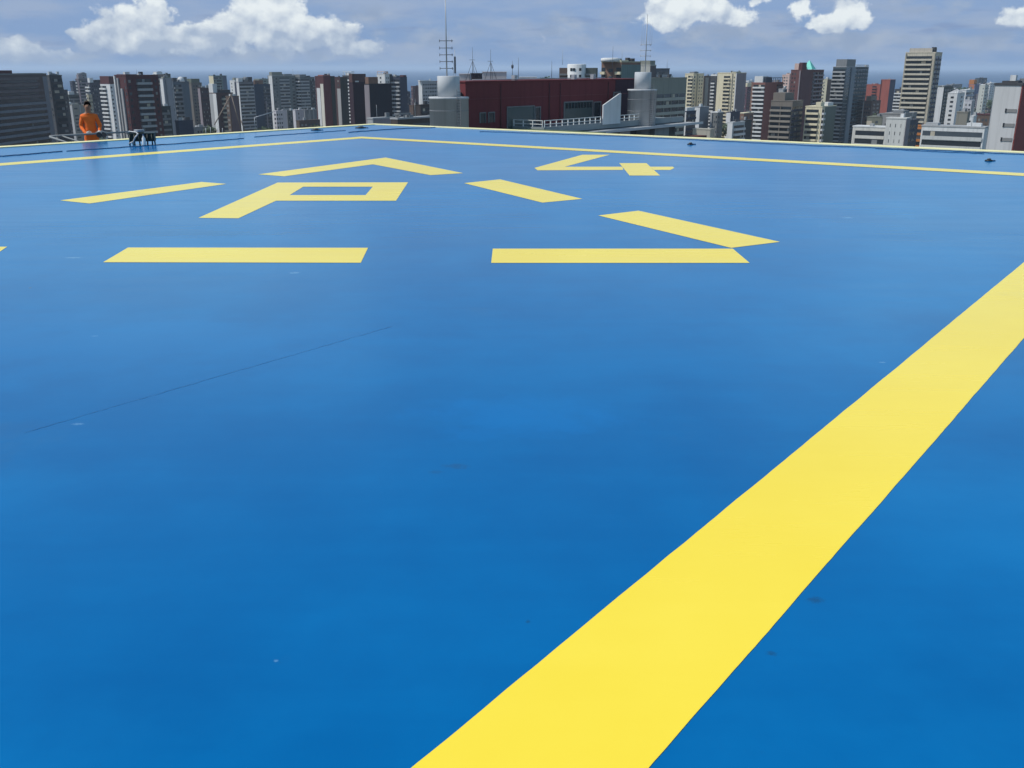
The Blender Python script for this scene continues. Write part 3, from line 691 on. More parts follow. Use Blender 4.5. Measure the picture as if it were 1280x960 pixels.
tower(AT, 'grey tower with a bright white scalloped column', (363.5, 375, 393), 97, 950, wall('grey_slate', (.12, .14, .15)), A=[(.0, .22, 'P', GREY), (.42, .98, 'B', WHITE)], B=[(.02, .6, 'L', GREY), (.68, 1, 'B', DARK)], fh=2.95, roof=[('box', .05, .5, .1, .9, 2.5, MID), ('ant', .2, .5, 6)])
tower(AT, 'small white windowed block below the large grey tower', (342, 345, 358.5), 139, 730, wall('white_dull', (.52, .50, .53)), A=[(0, 1, 'W', 1)], B=[(.0, .6, 'W', 3)])
tower(AT, 'blank white cube house below the scalloped column tower', (367.5, 369, 380), 138, 760, wall('white_dull2', (.52, .51, .54)), B=[(.3, .45, 'W', 1)])
tower(AT, 'low grey block with pilasters left of the maroon and white tower', (379, 381, 397), 138, 800, MID, B=[(.3, .36, 'V', GREY), (.6, .66, 'V', GREY)])
tower(AT, 'small dark block between the white block and white cube house', (357, 359, 368), 139, 820, wall('soot', (.10, .11, .11)), B=[(.1, .9, 'W', 3)], A=[(0, 1, 'W', 1)])
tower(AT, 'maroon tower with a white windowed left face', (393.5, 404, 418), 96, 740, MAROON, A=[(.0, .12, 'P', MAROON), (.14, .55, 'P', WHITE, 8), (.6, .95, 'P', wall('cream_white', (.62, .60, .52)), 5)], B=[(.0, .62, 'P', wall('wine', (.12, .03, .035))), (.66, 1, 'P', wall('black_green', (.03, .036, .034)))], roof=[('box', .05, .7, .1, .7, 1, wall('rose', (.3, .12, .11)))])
tower(AT, 'dark tower with two white vertical strips', (414, 425, 434), 97, 760, wall('maroon_black', (.07, .035, .038)), A=[(.0, .3, 'P', WHITE, 5), (.6, .98, 'P', GREY, 8), (.62, .9, 'W', 1, .5)], B=[(0, 1, 'P', wall('pitch', (.03, .035, .035)))])
tower(AT, 'thin tower of stacked white balconies with framed roof', (428, 440, 443.5), 95, 860, DARK, A=[(.2, .98, 'B', WHITE)], B=[(0, 1, 'W', 1)], fh=2.9, roof=[('frame', .05, .9, .05, .9, 3, WHITE), ('box', .1, .8, .3, .7, 2.5, WHITE)])
tower(AT, 'unlit aubergine slab under a maroon roof storey', (438.5, 441, 461), 104, 520, wall('aubergine', (.040, .022, .034)), B=[(0, .98, 'P', wall('aubergine2', (.036, .021, .034)))], roof=[('box', .0, .85, .1, .9, 4.3, wall('maroon_roof', (.10, .055, .055)))])
tower(AT, 'wide blank black slab with grey pilaster at its left', (455.5, 461.5, 489), 106, 500, wall('black_slab', (.022, .022, .032)), A=[(0, 1, 'P', PURP)], B=[(.0, 1, 'P', wall('black_slab2', (.020, .021, .032)))], roof=[('box', .0, .42, .1, .8, 3.4, BBROWN)])
tower('low_building', 'low plain grey wall building under the wide black slab', (464, 466, 492), 149, 380, GREY, B=[(.05, .95, 'P', PURP)])
tower(AT, 'white rooftop tower peeping over the wide black slab', (471, 481, 490), 93, 760, WHITE, A=[(.3, .6, 'W', 1)], B=[(.1, .6, 'W', 2), (.65, 1, 'P', DARK)], roof=[('frame', .0, .4, .0, .9, 1.5, PINK)])
tower(AT, 'navy tower with saw toothed grey balconies', (486, 500, 508.5), 97, 760, wall('navy_slate', (.035, .045, .075)), A=[(.0, .98, 'B', GREY)], B=[(.0, 1, 'P', NAVY)], fh=3.0, roof=[('box', .1, .9, .4, .9, 1.2, MID), ('box', .5, .95, .0, .3, 1.5, MAROON)])
tower(AT, 'small dark blue tower beside the saw toothed navy tower', (506, 508, 513), 115, 1000, NAVY, B=[(.1, .9, 'W', 2)])
tower(AT, 'tiny pale tower standing alone in the gap before the sea', (511.5, 513, 516), 131, 1300, GREY, B=[(0, 1, 'W', 1)])
tower(AT, 'thin maroon tower left of the gridded tower', (514, 516, 524), 108, 1150, wall('maroon_grey', (.12, .07, .08)), A=[(0, 1, 'W', 1)], B=[(.3, .7, 'P', MAROON), (.1, .3, 'W', 1)])
tower(OF, 'grey tower with a fine grid of windows and white edge', (523, 527.5, 548), 102, 950, wall('grid_grey', (.30, .32, .34)), A=[(0, 1, 'P', WHITE)], B=[(.03, 1, 'W', 7, .68)], roof=[('box', -.1, .5, .1, .7, .9, WHITE)], fh=3.3)
tower('low_building', 'plain brown block below the thin maroon tower', (514, 516.5, 525), 132.5, 560, BROWN, B=[(.1, .3, 'P', BROWN)])
tower('low_building', 'dark block left of the lower concrete water tower', (523, 525.5, 539), 132, 520, wall('umber', (.05, .042, .042)), B=[(.1, .9, 'L', DARK)])
tower('low_building', 'low dark roof terrace block near the far deck corner', (489, 497, 542), 149.5, 300, wall('umber2', (.07, .055, .05)), cap=GREY, A=[(.1, .9, 'W', 2)], B=[(.1, .3, 'W', 1), (.4, .9, 'L', BROWN)], roof=[('frame', .05, .35, .1, .5, 1.1, MID)])
# right half
tower(OF, 'grey office block with dark ribbon windows right of second water tower', (800, 804, 858.5), 99, 420, OLIVE, B=[(.30, .98, 'L', wall('pebble', (.36, .36, .32)))], A=[(0, 1, 'L', GREY)], fh=3.0, first=6.5, mx=60)
tower(AT, 'brown and cream balcony tower with white roof disc above red wall', (752, 777, 801), 78, 430, BBROWN, A=[(.0, .22, 'B', CREAM), (.74, 1, 'B', CREAM), (.3, .66, 'W', 1, .6)], B=[(0, 1, 'P', TEAL, .9)], cap=SAND, fh=3.0, roof=[('tank', .0, .55, 4.2, 1.6, WHITE), ('box', .0, .4, .05, .9, .6, CREAM)], first=1.8)
tower(AT, 'pale stair block with dark slots between the teal wall and office', (791, 813, 820), 82, 520, wall('bone', (.40, .40, .37)), A=[(.0, .3, 'W', 1)], B=[(0, 1, 'P', wall('plum_grey', (.10, .09, .10)))], roof=[('box', 0, .9, .02, .6, 2.2, OLIVE)])
tower(AT, 'dark banded block showing above the grey office roof', (806, 809, 837), 86.5, 560, wall('dusk', (.10, .11, .13)), B=[(.4, 1, 'L', GREY)], roof=[('ant', .9, .1, 5)])
g_round = thing('apartment_tower', 'round white tower with dotted windows above the red wall', 'building', tuple(at(721, 80, 420).xy) + (0,), R(-10))
Hr = at(721, 81, 420).z
g = MB(); g.lathe([(3.95, 0), (3.95, Hr), (3.7, Hr + .3)], 32); g.build('wall', WHITE, g_round)
for zz in range(3):
    for an in (-118, -100, -62):
        x, y_ = 3.93 * math.cos(R(an)), 3.93 * math.sin(R(an)); box('window', 1.0, .3, 1.1, GLASS, g_round, (x, y_, Hr - 2.4 - zz * 2.6), R(an + 90))
for sx, w_ in ((-5.6, 3.2), (6.1, 4.4)):
    box('wing', w_, 7, Hr - 1.2, wall('wing_green', (.09, .10, .09)) if sx > 0 else BROWN, g_round, (sx, 2.5, 0))
    for zz in range(4): box('balcony', w_, 1, .7, MID, g_round, (sx, -1.5, Hr - 4.2 - zz * 3))
g = MB(); g.tube([(0, 0, Hr), (0, 0, Hr + 6)], .1, 6, .05); g.build('antenna', STEEL, g_round, (-6, 0, 0))
tower(AT, 'cream tower with balcony slots, left one of the cream pair', (856.5, 867, 880), 92.5, 860, CREAM, A=[(.35, .95, 'B', CREAM)], B=[(.0, .25, 'W', 1, .5), (.35, .40, 'V', SAND), (.5, .95, 'W', 2, .35)], roof=[('box', .1, .5, .05, .6, 1.5, MID)], fh=2.95)
tower(AT, 'brown tower with one pale pilaster between the cream pair', (877.5, 880.5, 891), 95.5, 930, BROWN, A=[(0, 1, 'P', BROWN)], B=[(.1, .45, 'V', wall('putty', (.34, .31, .27)), 1), (.6, 1, 'W', 1)])
tower(AT, 'dark tower with curved white balconies and square rooftop openings', (888.5, 896, 899), 95, 900, DARK, A=[(.15, .75, 'B', WHITE)], B=[(0, 1, 'P', DARK)], cap=WHITE, roof=[('box', .0, .9, .0, .95, 1.2, WHITE)], first=4)
tower(AT, 'broad cream tower with dark balcony slots and mauve side', (897, 920, 933), 91.5, 840, CREAM, A=[(.35, .72, 'B', CREAM), (.80, .84, 'V', BEIGE), (.88, .98, 'W', 1, .5)], B=[(.0, .02, 'V', WHITE), (.03, 1, 'P', PURP)], roof=[('box', .1, .5, .02, .3, 1, OLIVE)], fh=2.95, first=2)  # mauve panel puts the shade of the cream right face into colour
tower(AT, 'maroon tower speckled with white windows behind the mauve side wall', (929, 934, 943), 109, 1100, wall('plum', (.12, .06, .08)), A=[(0, 1, 'W', 1)], B=[(.0, 1, 'W', 3)], roof=[('box', 0, 1, 0, .8, 4, CREAM)])
tower(AT, 'white banded tower with brick red side and navy roof storey', (939.5, 956.5, 979), 104, 740, wall('brick_brown', (.26, .12, .10)), A=[(.0, .12, 'P', BBROWN), (.14, 1, 'B', WHITE)], B=[(.0, .6, 'P', wall('brick_b', (.27, .11, .09))), (.66, 1, 'L', MID)], fh=2.9,
      roof=[('box', .0, .3, .2, .8, 4.6, WHITE), ('box', .05, .35, .02, .15, 4, NAVY), ('frame', .36, .95, .02, .5, 3.2, NAVY)], first=.6)
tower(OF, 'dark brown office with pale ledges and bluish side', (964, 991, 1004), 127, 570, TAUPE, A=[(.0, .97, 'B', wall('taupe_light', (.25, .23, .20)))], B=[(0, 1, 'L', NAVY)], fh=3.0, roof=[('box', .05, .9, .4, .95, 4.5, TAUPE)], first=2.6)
tower(AT, 'pinkish white tower behind the dark brown office', (978, 987, 991.5), 94, 1050, PINK, A=[(.15, .85, 'W', 2, .6)], B=[(0, 1, 'W', 1)], roof=[('box', .2, .9, .1, .6, 1.2, PINK)])
tower(AT, 'thin grey stair block in front of the pinkish white tower', (975, 979, 984), 112, 640, GREY, B=[(.3, .9, 'P', DARK)])
tower(AT, 'tall maroon tower crowned by a turquoise pyramid roof', (989, 1002, 1030), 88, 740, wall('maroon_warm', (.13, .055, .055)), A=[(.05, .55, 'W', 2, .5), (.85, .95, 'V', PURP)], B=[(.0, .4, 'P', wall('maroon_warm2', (.11, .05, .055))), (.52, .97, 'B', PURP)], fh=2.95,
      roof=[('box', .02, .2, .0, .3, 5.2, MAROON), ('box', .02, .16, .35, .75, 4.6, PINK), ('pyr', .42, .25, 4.1, 6.6, TURQ, .8)])
tower(AT, 'cream sliver tower between the maroon tower and glass tower', (1027, 1034.5, 1040), 99.5, 980, wall('cream_dim', (.50, .48, .36)), A=[(.2, .8, 'W', 1, .3)], B=[(0, 1, 'P', BROWN)])
tower(AT, 'short cream block with deep balconies before the maroon tower', (1007, 1028, 1045), 134, 570, CREAM, A=[(.05, .82, 'B', CREAM)], B=[(.0, .15, 'B', WHITE), (.3, .9, 'W', 3, .5), (.2, 1, 'P', wall('green_grey', (.14, .17, .15)))], fh=3.0, roof=[('box', .0, .25, .1, .4, 2.4, CREAM), ('box', .5, .9, .1, .5, 2.0, WHITE)])
tower(AT, 'tall teal glass tower with curved balconies and pale spine', (1041.5, 1058, 1086), 84, 780, wall('teal_dark', (.045, .07, .085)), A=[(.0, .98, 'B', GREY)], B=[(.0, .18, 'G'), (.22, .38, 'V', wall('blue_grey', (.20, .24, .28))), (.40, .98, 'L', wall('ocean', (.055, .09, .11)))], fh=2.9,
      roof=[('box', .0, .38, .0, .8, 5.6, MID), ('tank', .92, .1, 1.3, 1.5, WHITE), ('frame', .45, .98, .02, .3, 1.2, GREY)], cap=GREY)
tower(AT, 'brick red stepped block, lower one beside the glass tower', (1082, 1101, 1104), 106, 1120, BRICK, A=[(.45, .75, 'B', BRICK)], B=[(0, 1, 'P', DARK)], roof=[('box', .1, .9, .3, .6, 1.0, BRICK)])
tower(AT, 'taller brick red slab with dark right side', (1101.5, 1113, 1119.5), 100, 1080, BRICK, A=[(.02, .06, 'V', MAROON)], B=[(0, 1, 'P', wall('brick_side_shade', (.05, .06, .10)))])  # shade of the right side is painted as a dark blue panel
tower(AT, 'brown apartment block in front of the brick red towers', (1079, 1090, 1101), 127, 800, wall('cocoa', (.12, .08, .07)), A=[(.05, .12, 'V', GREY), (.2, .9, 'W', 3)], B=[(.1, .9, 'W', 2)], roof=[('box', .1, .7, .2, .8, 3.8, wall('hay', (.20, .17, .14)))])
tower(AT, 'small white banded tower left of the big beige slab', (1118.5, 1127, 1131), 112, 960, DARK, A=[(0, 1, 'B', WHITE)], B=[(0, 1, 'P', DARK)])
tower(OF, 'tallest beige slab tower with regular dark bands near right', (1132.5, 1170, 1178), 66, 640, wall('beige_slab', (.50, .46, .37)), A=[(.0, .03, 'V', BEIGE), (.04, .90, 'B', wall('beige_band', (.52, .48, .39))), (.92, .99, 'V', BEIGE)], B=[(.1, .9, 'L', wall('beige_side_shade', (.06, .075, .11)))], fh=2.95,  # side colour darkened to hold the shade of the right face
      roof=[('box', .05, .8, .15, .9, 2.6, wall('beige_top', (.46, .42, .36))), ('box', .2, .5, .1, .2, 3.2, DARK)], first=1.6)
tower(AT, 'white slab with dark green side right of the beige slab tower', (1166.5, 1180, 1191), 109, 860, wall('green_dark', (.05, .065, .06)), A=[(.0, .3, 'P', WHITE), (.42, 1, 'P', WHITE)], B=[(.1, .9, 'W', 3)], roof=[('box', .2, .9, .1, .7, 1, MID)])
tower(AT, 'white apartment pair with square black windows and gabled roof', (1185, 1197, 1206), 117, 690, WHITE, A=[(.10, .9, 'W', 1, .4)], B=[(.45, .85, 'W', 1, .5)], roof=[('pyr', .5, .5, 4, 2.5, GREY)])
tower(AT, 'white apartment wing attached right of the gabled pair', (1200, 1208, 1218), 113, 720, WHITE, A=[(.3, .7, 'W', 1, .8)], B=[(0, 1, 'L', wall('blue_white', (.36, .40, .46)))])
tower(AT, 'blunt lavender block with orange top far right', (1210, 1219, 1229), 106, 1500, wall('lavender', (.13, .14, .24)), A=[(.2, .9, 'P', wall('terracotta', (.42, .16, .09)), 0)], B=[(0, 1, 'P', wall('lavender2', (.12, .14, .24)))], roof=[('box', 0, .3, .2, .9, 7, ORANGE)])
tower(AT, 'dark square topped tower behind the lavender block', (1219, 1224, 1234), 98, 1650, wall('dark_sage', (.08, .10, .12)), B=[(.1, .9, 'W', 2)])
tower(AT, 'slim pale tower left of the white and red building', (1224.5, 1231.5, 1236), 107, 900, wall('pale_green', (.52, .54, .50)), A=[(.6, .85, 'W', 1, .5)], B=[(0, 1, 'W', 1)], roof=[('box', .1, .8, .1, .9, .8, WHITE)])
tower('low_building', 'plain taupe block between the gabled pair and long car deck', (1196, 1210, 1213), 141, 470, wall('taupe2', (.22, .21, .18)))
tower('low_building', 'dark roofed brown house row left of the white and red building', (1216, 1238, 1244), 144, 520, BROWN, A=[(.1, .9, 'W', 4)], cap=MAROON)
tower('low_building', 'small white house in front of the brown house row', (1206, 1217, 1221), 146, 500, WHITE, A=[(.2, .8, 'W', 2)])
tower(AT, 'small white windowed tower below the gabled pair wing', (1206, 1215, 1218.5), 126, 640, wall('white_grey', (.50, .51, .55)), A=[(0, 1, 'W', 2, .5)], B=[(0, 1, 'P', GREY)])
tower('low_building', 'long white car park deck with dark ribbon openings', (1152, 1231, 1236), 160.5, 330, WHITE, A=[(.02, .98, 'L', wall('white_deck', (.50, .51, .50)))], fh=3.1, cap=GREY, mx=90, roof=[('box', .2, .8, .1, .3, 1.2, WHITE), ('box', .1, .6, .75, .95, 1.0, GREY)])
tower('low_building', 'white two storey block with ribbon windows by the glass tower', (1066, 1110, 1116), 160, 400, wall('white_b', (.56, .55, .51)), A=[(.08, .92, 'L', wall('white_c', (.56, .55, .51)))], fh=3.3, cap=WHITE, mx=60)
tower('low_building', 'blank pale cube with small square windows beside ribbon windowed block', (1108, 1133, 1138), 149, 390, wall('white_d', (.54, .54, .52)), A=[(.1, .9, 'W', 3, .12)], B=[(0, 1, 'P', PURP)], mx=30)  # mauve panel stands in for shade on the cube's right side
tower('low_building', 'dull green house with pale arch behind the ribbon windowed block', (1084, 1103, 1112), 147, 560, wall('dull_olive', (.16, .17, .14)), A=[(.0, .35, 'P', BEIGE, 2), (.5, .8, 'W', 1)], B=[(0, 1, 'W', 2)])
tower('low_building', 'flat grey rooftop plant block below the beige slab tower', (1104, 1130, 1146), 143, 520, wall('ash2', (.24, .24, .24)), A=[(.1, .9, 'W', 5)], B=[(.1, .9, 'W', 4)], roof=[('box', .1, .5, .1, .6, 1.5, MID)])
tower('low_building', 'orange fronted house under the beige slab tower', (1144, 1156, 1159), 158, 480, ORANGE, A=[(.1, .9, 'B', ORANGE)])
tower('low_building', 'shaded dark block between pale cube and orange front', (1132, 1134, 1148), 152, 440, wall('shade', (.08, .08, .10)), B=[(.2, .8, 'W', 2)])
tower('low_building', 'navy fronted block right of the grey office', (855, 858, 870), 140, 560, NAVY, A=[(0, 1, 'P', WHITE)], B=[(0, 1, 'L', NAVY)], roof=[('box', .1, .9, .1, .9, 2, WHITE)])
tower('low_building', 'two tone white and grey blank block below left cream tower', (867, 875, 886), 134.5, 620, wall('two_tone', (.20, .22, .24)), A=[(0, 1, 'P', WHITE)], B=[(0, 1, 'P', wall('two_tone2', (.19, .21, .24)))])
tower('low_building', 'low cream shed at the foot of the two tone block', (866, 888, 893), 162.5, 520, wall('shed', (.40, .38, .32)), mx=30)
tower('low_building', 'grey block with thin columns between the cream pair', (888, 897, 904), 141, 620, wall('pewter', (.17, .18, .18)), A=[(.5, 1, 'W', 2), (.1, .3, 'V', GREY)], B=[(0, .5, 'W', 1)], cap=WHITE)
tower('low_building', 'white edged navy block below the broad cream tower', (908, 913.5, 925), 141, 660, NAVY, A=[(0, 1, 'P', WHITE)], B=[(0, 1, 'P', wall('navy2', (.045, .055, .085)))])
tower('low_building', 'white slatted balcony block below the mauve side wall', (911, 916, 931), 154, 520, wall('milk', (.48, .50, .50)), A=[(0, 1, 'P', WHITE)], B=[(.1, .95, 'B', WHITE)], fh=2.7)
tower('low_building', 'dark grey block left of the white banded tower', (928, 931, 939), 151, 560, wall('graphite', (.07, .075, .08)), B=[(0, 1, 'P', wall('graphite2', (.06, .07, .075)))])
tower('low_building', 'low cream and brown roofs below the speckled maroon tower', (922, 930, 942), 142, 700, BBROWN, cap=CREAM, A=[(0, 1, 'W', 2)], B=[(0, 1, 'W', 2)])
tower('low_building', 'long pale house row seen low under the grey slabs', (200, 203, 236), 157, 620, wall('row', (.42, .40, .38)), B=[(0, 1, 'W', 12, .35)])
tower('low_building', 'grey roofed shed left of the leaning poles', (236, 240, 262), 160, 600, MID, B=[(.1, .9, 'W', 5)])
tower('low_building', 'squat brown block right of the blank white cube house', (371, 374, 400), 151.5, 640, wall('umber3', (.10, .075, .06)), B=[(.05, .9, 'W', 5)])
tower('low_building', 'low grey banded block below the dark green box', (196, 199, 213), 134, 560, wall('dgreen', (.045, .06, .06)), B=[(.1, .9, 'L', MID)])
# far right white and red building
wr, WA, WB, H = tower('low_building', 'big white building with slot windows and a red corner at far right', (1243.5, 1278, 1330), 107, 215, wall('white_big', (.54, .54, .54)),
      A=[(.0, .002, 'P', WHITE)], B=[(0, 1, 'P', REDP)], cap=DARK, roof=[('box', .1, .9, .3, .9, .6, DARK)], mx=40)
for z in range(4):
    zz = H - 5.6 - 3.05 * z
    box('window', .12, WA * .36, .72, mat('louvre', (.22, .22, .22), .7), wr, (-.06, WA * .24, zz))
    box('window', .14, WA * .06, .85, GLASS, wr, (-.07, WA * .45, zz - .06))

# distant filler blocks on the skyline: each spec is px left, corner, right, top, distance, wall, label
FAR = [(96, 99, 108, 92, 1500, wall('haze_a', (.16, .17, .20)), 'faint grey block top behind the mauve grey tower'),
       (216, 219, 228, 98, 1300, MID, 'dark rooftop tip behind the blue grey balcony tower'),
       (250, 252, 262, 120, 1500, GREY, 'pale far block in the gap left of the teal tower'),
       (296, 303, 312, 98, 1500, OLIVE, 'far olive block behind the banded tower with tanks'),
       (352, 356, 364, 99, 1400, GREY, 'far grey block between the large grey and scalloped towers'),
       (386, 390, 396, 101, 1300, GREY, 'far pale tower left of the maroon and white tower'),
       (499, 502, 512, 126, 1500, MID, 'far dark block low beside the saw toothed navy tower'),
       (838, 842, 858, 107, 900, MID, 'grey tower peeping behind the grey office block'),
       (932, 936, 942, 101, 1600, WHITE, 'far white block behind the mauve side wall'),
       (1038, 1040, 1046, 112, 1400, GREY, 'far grey sliver left of the teal glass tower'),
       (1184, 1190, 1204, 106, 1700, MID, 'far dark block above the gabled white pair'),
       (1188, 1192, 1200, 112, 1350, DARK, 'dark green far block left of the gabled white pair'),
       (1216, 1222, 1240, 118, 1500, PURP, 'far mauve block left of the slim pale tower'),
       (1232, 1238, 1246, 104, 1750, WHITE, 'far pale block touching the white and red building'),
       (1090, 1096, 1108, 112, 1600, WHITE, 'far white block behind the brick red pair')]
for (a_, b_, c_, y_, D_, m_, lb) in FAR:
    tower(AT, lb, (a_, b_, c_), y_, D_, m_, A=[(0, 1, 'W', 2)], B=[(.05, .95, 'W', 3)])

# ------------------------------------------------------------------ neighbouring roof: red penthouse, terrace, water towers
O = Vector((-6.3, 135.0)); rzc = R(90 - 37.5)
e1 = Vector((math.sin(R(37.5)), math.cos(R(37.5)))); e2 = Vector((e1.y, -e1.x))
def TS(tt, s): return O + e1 * tt + e2 * s
ZT = 61.3; ZR = CZ - 1.85
# local frame: x along the wall, y = -s
rb = thing('penthouse_building', 'long maroon walled penthouse with glass doors behind the roof terrace', 'building', (O.x, O.y, 0), rzc)
rb_m = mat('maroon_render_wall', (.155, .032, .038), .85, .14, .25, .25)
L_ = 46.5
g = MB(); g.box(0, L_, 0, 5, 0, ZR); g.build('wall', rb_m, rb)
g = MB(); g.box(-.1, L_ + .1, -.1, 5.1, ZR + .002, ZR + .16); g.build('parapet', rb_m, rb)
g = MB(); g.box(.5, L_ - 3, -.06, 0.02, ZT + 4.2, ZT + 4.27); g.build('string_course', wall('maroon_lip', (.19, .06, .07)), rb)
def opening(t0, t1, z0, z1, m=GLASS2, nm='window'):
    g = MB(); g.box(t0, t1, -.05, .05, z0, z1); f_ = g.build(nm, m, rb)
    g = MB(); g.box(t0 - .12, t1 + .12, -.16, .04, z1 + .001, z1 + .14); g.box(t0 - .12, t0 - .001, -.14, .04, z0, z1); g.box(t1 + .001, t1 + .12, -.14, .04, z0, z1)
    g.build('frame', MID, f_)
tg = mat('greenish_glass', (.055, .085, .09), .25, .2, .6, spec=.5)
opening(3.0, 4.1, ZT + 1.0, ZT + 2.3, GLASS); opening(4.9, 6.1, ZT + 1.0, ZT + 2.3, GLASS)
opening(9.2, 15.6, ZT + .0, ZT + 2.9, tg, 'glass_door'); opening(16.0, 17.2, ZT, ZT + 2.7, GLASS, 'door'); opening(23.6, 31.5, ZT, ZT + 3.2, tg, 'glass_door')
opening(32.0, 34.0, ZT, ZT + 3.0, GLASS, 'door'); opening(38, 40, ZT + 3, ZT + 4.4, GLASS)
for i in range(9):
    g = MB(); g.box(24.2 + i * .85, 24.45 + i * .85, -.3, -.06, ZT + 2.3, ZT + 3.1); g.build('louvre', DARK, rb)
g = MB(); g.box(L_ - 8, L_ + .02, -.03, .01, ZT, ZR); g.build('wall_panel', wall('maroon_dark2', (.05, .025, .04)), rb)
for tt in (7.6, 19.5, 22.4, 36.2):
    g = MB(); g.tube([(tt, -.12, ZT), (tt, -.12, ZR - .3)], .06, 8); g.build('downpipe', wall('pipe_maroon', (.10, .04, .045)), rb)
for tt in (12.5, 28, 33.5):
    box('roof_vent', .7, .6, .7, STEEL, rb, (tt, 1.2, ZR + .161))
g = MB(); g.tube([(2, .5, ZR + .3), (18, .6, ZR + .32), (18, 3, ZR + .3), (40, 3, ZR + .3)], .07, 8); g.build('roof_pipe', STEEL, rb)
te = thing('terrace_building', 'grey roof terrace with pale cornice in front of the maroon penthouse', 'building', (O.x, O.y, 0), rzc)
turf = mat('green_roof_mat', (.085, .12, .06), .9, .3, .8); conc = mat('terrace_concrete', (.25, .28, .29), .8, .15, .5, .1)
g = MB(); g.box(-4, 10.5, -16, -.01, ZT - .6, ZT); g.build('roof_mat', turf, te)
g = MB(); g.box(10.51, 52, -5.5, -.01, ZT - .6, ZT); g.build('floor', conc, te)
g = MB(); g.box(10.3, 52, -5.75, -5.51, ZT - .6, ZT + .30); g.box(10.28, 10.5, -5.5, -.2, ZT - .01, ZT + .30); g.build('parapet', conc, te)
g = MB(); g.box(3, 54, -8.6, -5.76, ZT - .95, ZT - .72); g.build('cornice', GREY, te)
g = MB(); g.box(6, 54, -8.7, -8.61, ZT - .98, ZT - .60); g.build('cornice_edge', mat('pale_cornice', (.50, .53, .55), .8, .1), te)
g = MB(); g.box(-4, 50, -5.4, 0, 0, ZT - .61); g.build('wall', wall('shadow_wall', (.10, .11, .12)), te)  # recess shade under the cornice goes into this dark wall colour
g = MB(); g.box(27.4, 30.4, -8.0, -5.41, 0, ZT - .96); g.build('pillar', GREY, te)
g = MB(); g.box(38.2, 43, -8.0, -5.41, 0, ZT - .96); g.build('pillar', wall('pillar2', (.26, .28, .28)), te)
g = MB(); g.box(2, 50, -11.5, -8.8, 52, ZT - 2.6); g.build('lower_roof', mat('terracotta_tiles', (.10, .035, .028), .85, .3, .6), te)
fin = thing('fin_wall', 'pale slanted concrete fin standing on the terrace edge', 'wall', (O.x, O.y, 0), rzc)
g = MB(); zb_, zl, zr_ = ZT + .31, CZ - 5.4, CZ - 3.75
t0, t1 = 25.6, 30.7
fr = [(t0, -5.95, zb_ - .3), (t1, -5.95, zb_ - .3), (t1, -5.95, zr_), (t1 - .5, -5.95, zr_ - .05), (t0, -5.95, zl)]
bk = [(x, -5.62 if False else -5.76, z) for x, _, z in fr]
g.quad(fr); g.quad(list(reversed(bk)))
for i in range(5): j = (i + 1) % 5; g.quad([fr[i], bk[i], bk[j], fr[j]])
g.build('slab', mat('fin_concrete', (.60, .62, .63), .8, .1, .5, .15), fin)
wm = mat('white_railing_paint', (.68, .70, .70), .5)
def railing(t0, t1, s, z, label, vert=False):
    o = thing('railing', label, 'railing', (O.x, O.y, 0), rzc)
    g = MB(); n = max(2, int(abs(t1 - t0) / 1.35))
    if not vert:
        for zz in (z + .85, z + .35): g.box(t0, t1, -s - .05, -s + .05, zz, zz + .09)
        g.build('rail', wm, o)
        for i in range(n + 1): x = t0 + (t1 - t0) * i / n; box('post', .09, .14, .94, wm, o, (x, -s, z))
    else:
        for zz in (z + .85, z + .35): g.box(s - .05, s + .05, -t1, -t0, zz, zz + .09)
        g.build('rail', wm, o)
        for i in range(n + 1): x = t0 + (t1 - t0) * i / n; box('post', .14, .09, .94, wm, o, (s, -x, z))
railing(.3, 5.4, 10.4, ZT + .30, 'white railing side run by the green roof mat', True)
railing(10.6, 25.4, 5.63, ZT + .30, 'white railing along terrace edge left of the pale fin')
railing(30.9, 38.6, 5.63, ZT + .30, 'white railing along terrace edge right of the pale fin')
def chair(tt, s, label, rz):
    p = TS(tt, s); o = thing('chair', label, 'chair', (p.x, p.y, ZT), rz, 'white plastic chairs on the roof terrace')
    g = MB(); g.box(-.24, .24, -.24, .24, .42, .46); g.build('seat', wm, o)
    g = MB(); g.prism([(-.24, .20), (.24, .20), (.24, .25), (-.24, .25)], .461, .92); g.build('backrest', wm, o)
    for a_ in (-.21, .21):
        for b_ in (-.21, .21): box('leg', .05, .05, .418, wm, o, (a_, b_, 0))
def st_at(px, py, z):
    p = on_z(px, py, z); q = Vector((p.x, p.y)) - O; return q.dot(e1), q.dot(e2)
a_ = st_at(638.5, 155.3, ZT); chair(a_[0], a_[1], 'left white chair of the pair beside the terrace tables', R(160))
a_ = st_at(644.5, 155.3, ZT); chair(a_[0], a_[1], 'right white chair of the pair beside the terrace tables', R(200))
dt = mat('grey_blue_table', (.10, .13, .15), .6)
for (x, w_, lb) in ((614, 2.0, 'low dark blue grey table at left on the terrace'), (627, 2.2, 'higher grey topped table beside the white chairs')):
    a_ = st_at(x, 156.2, ZT); p = TS(*a_); o = thing('table', lb, 'table', (p.x, p.y, ZT), R(10), 'tables on the roof terrace'); hh = .78 if x < 620 else .95
    g = MB(); g.box(-w_ / 2, w_ / 2, -.5, .5, hh, hh + .06); g.build('tabletop', dt if x < 620 else GREY, o)
    for sx in (-1, 1):
        for sy in (-1, 1): box('leg', .08, .08, hh - .002, dt, o, (sx * (w_ / 2 - .12), sy * .4, 0))
cm = mat('smooth_concrete', (.50, .52, .54), .75, .08, .4, .16)
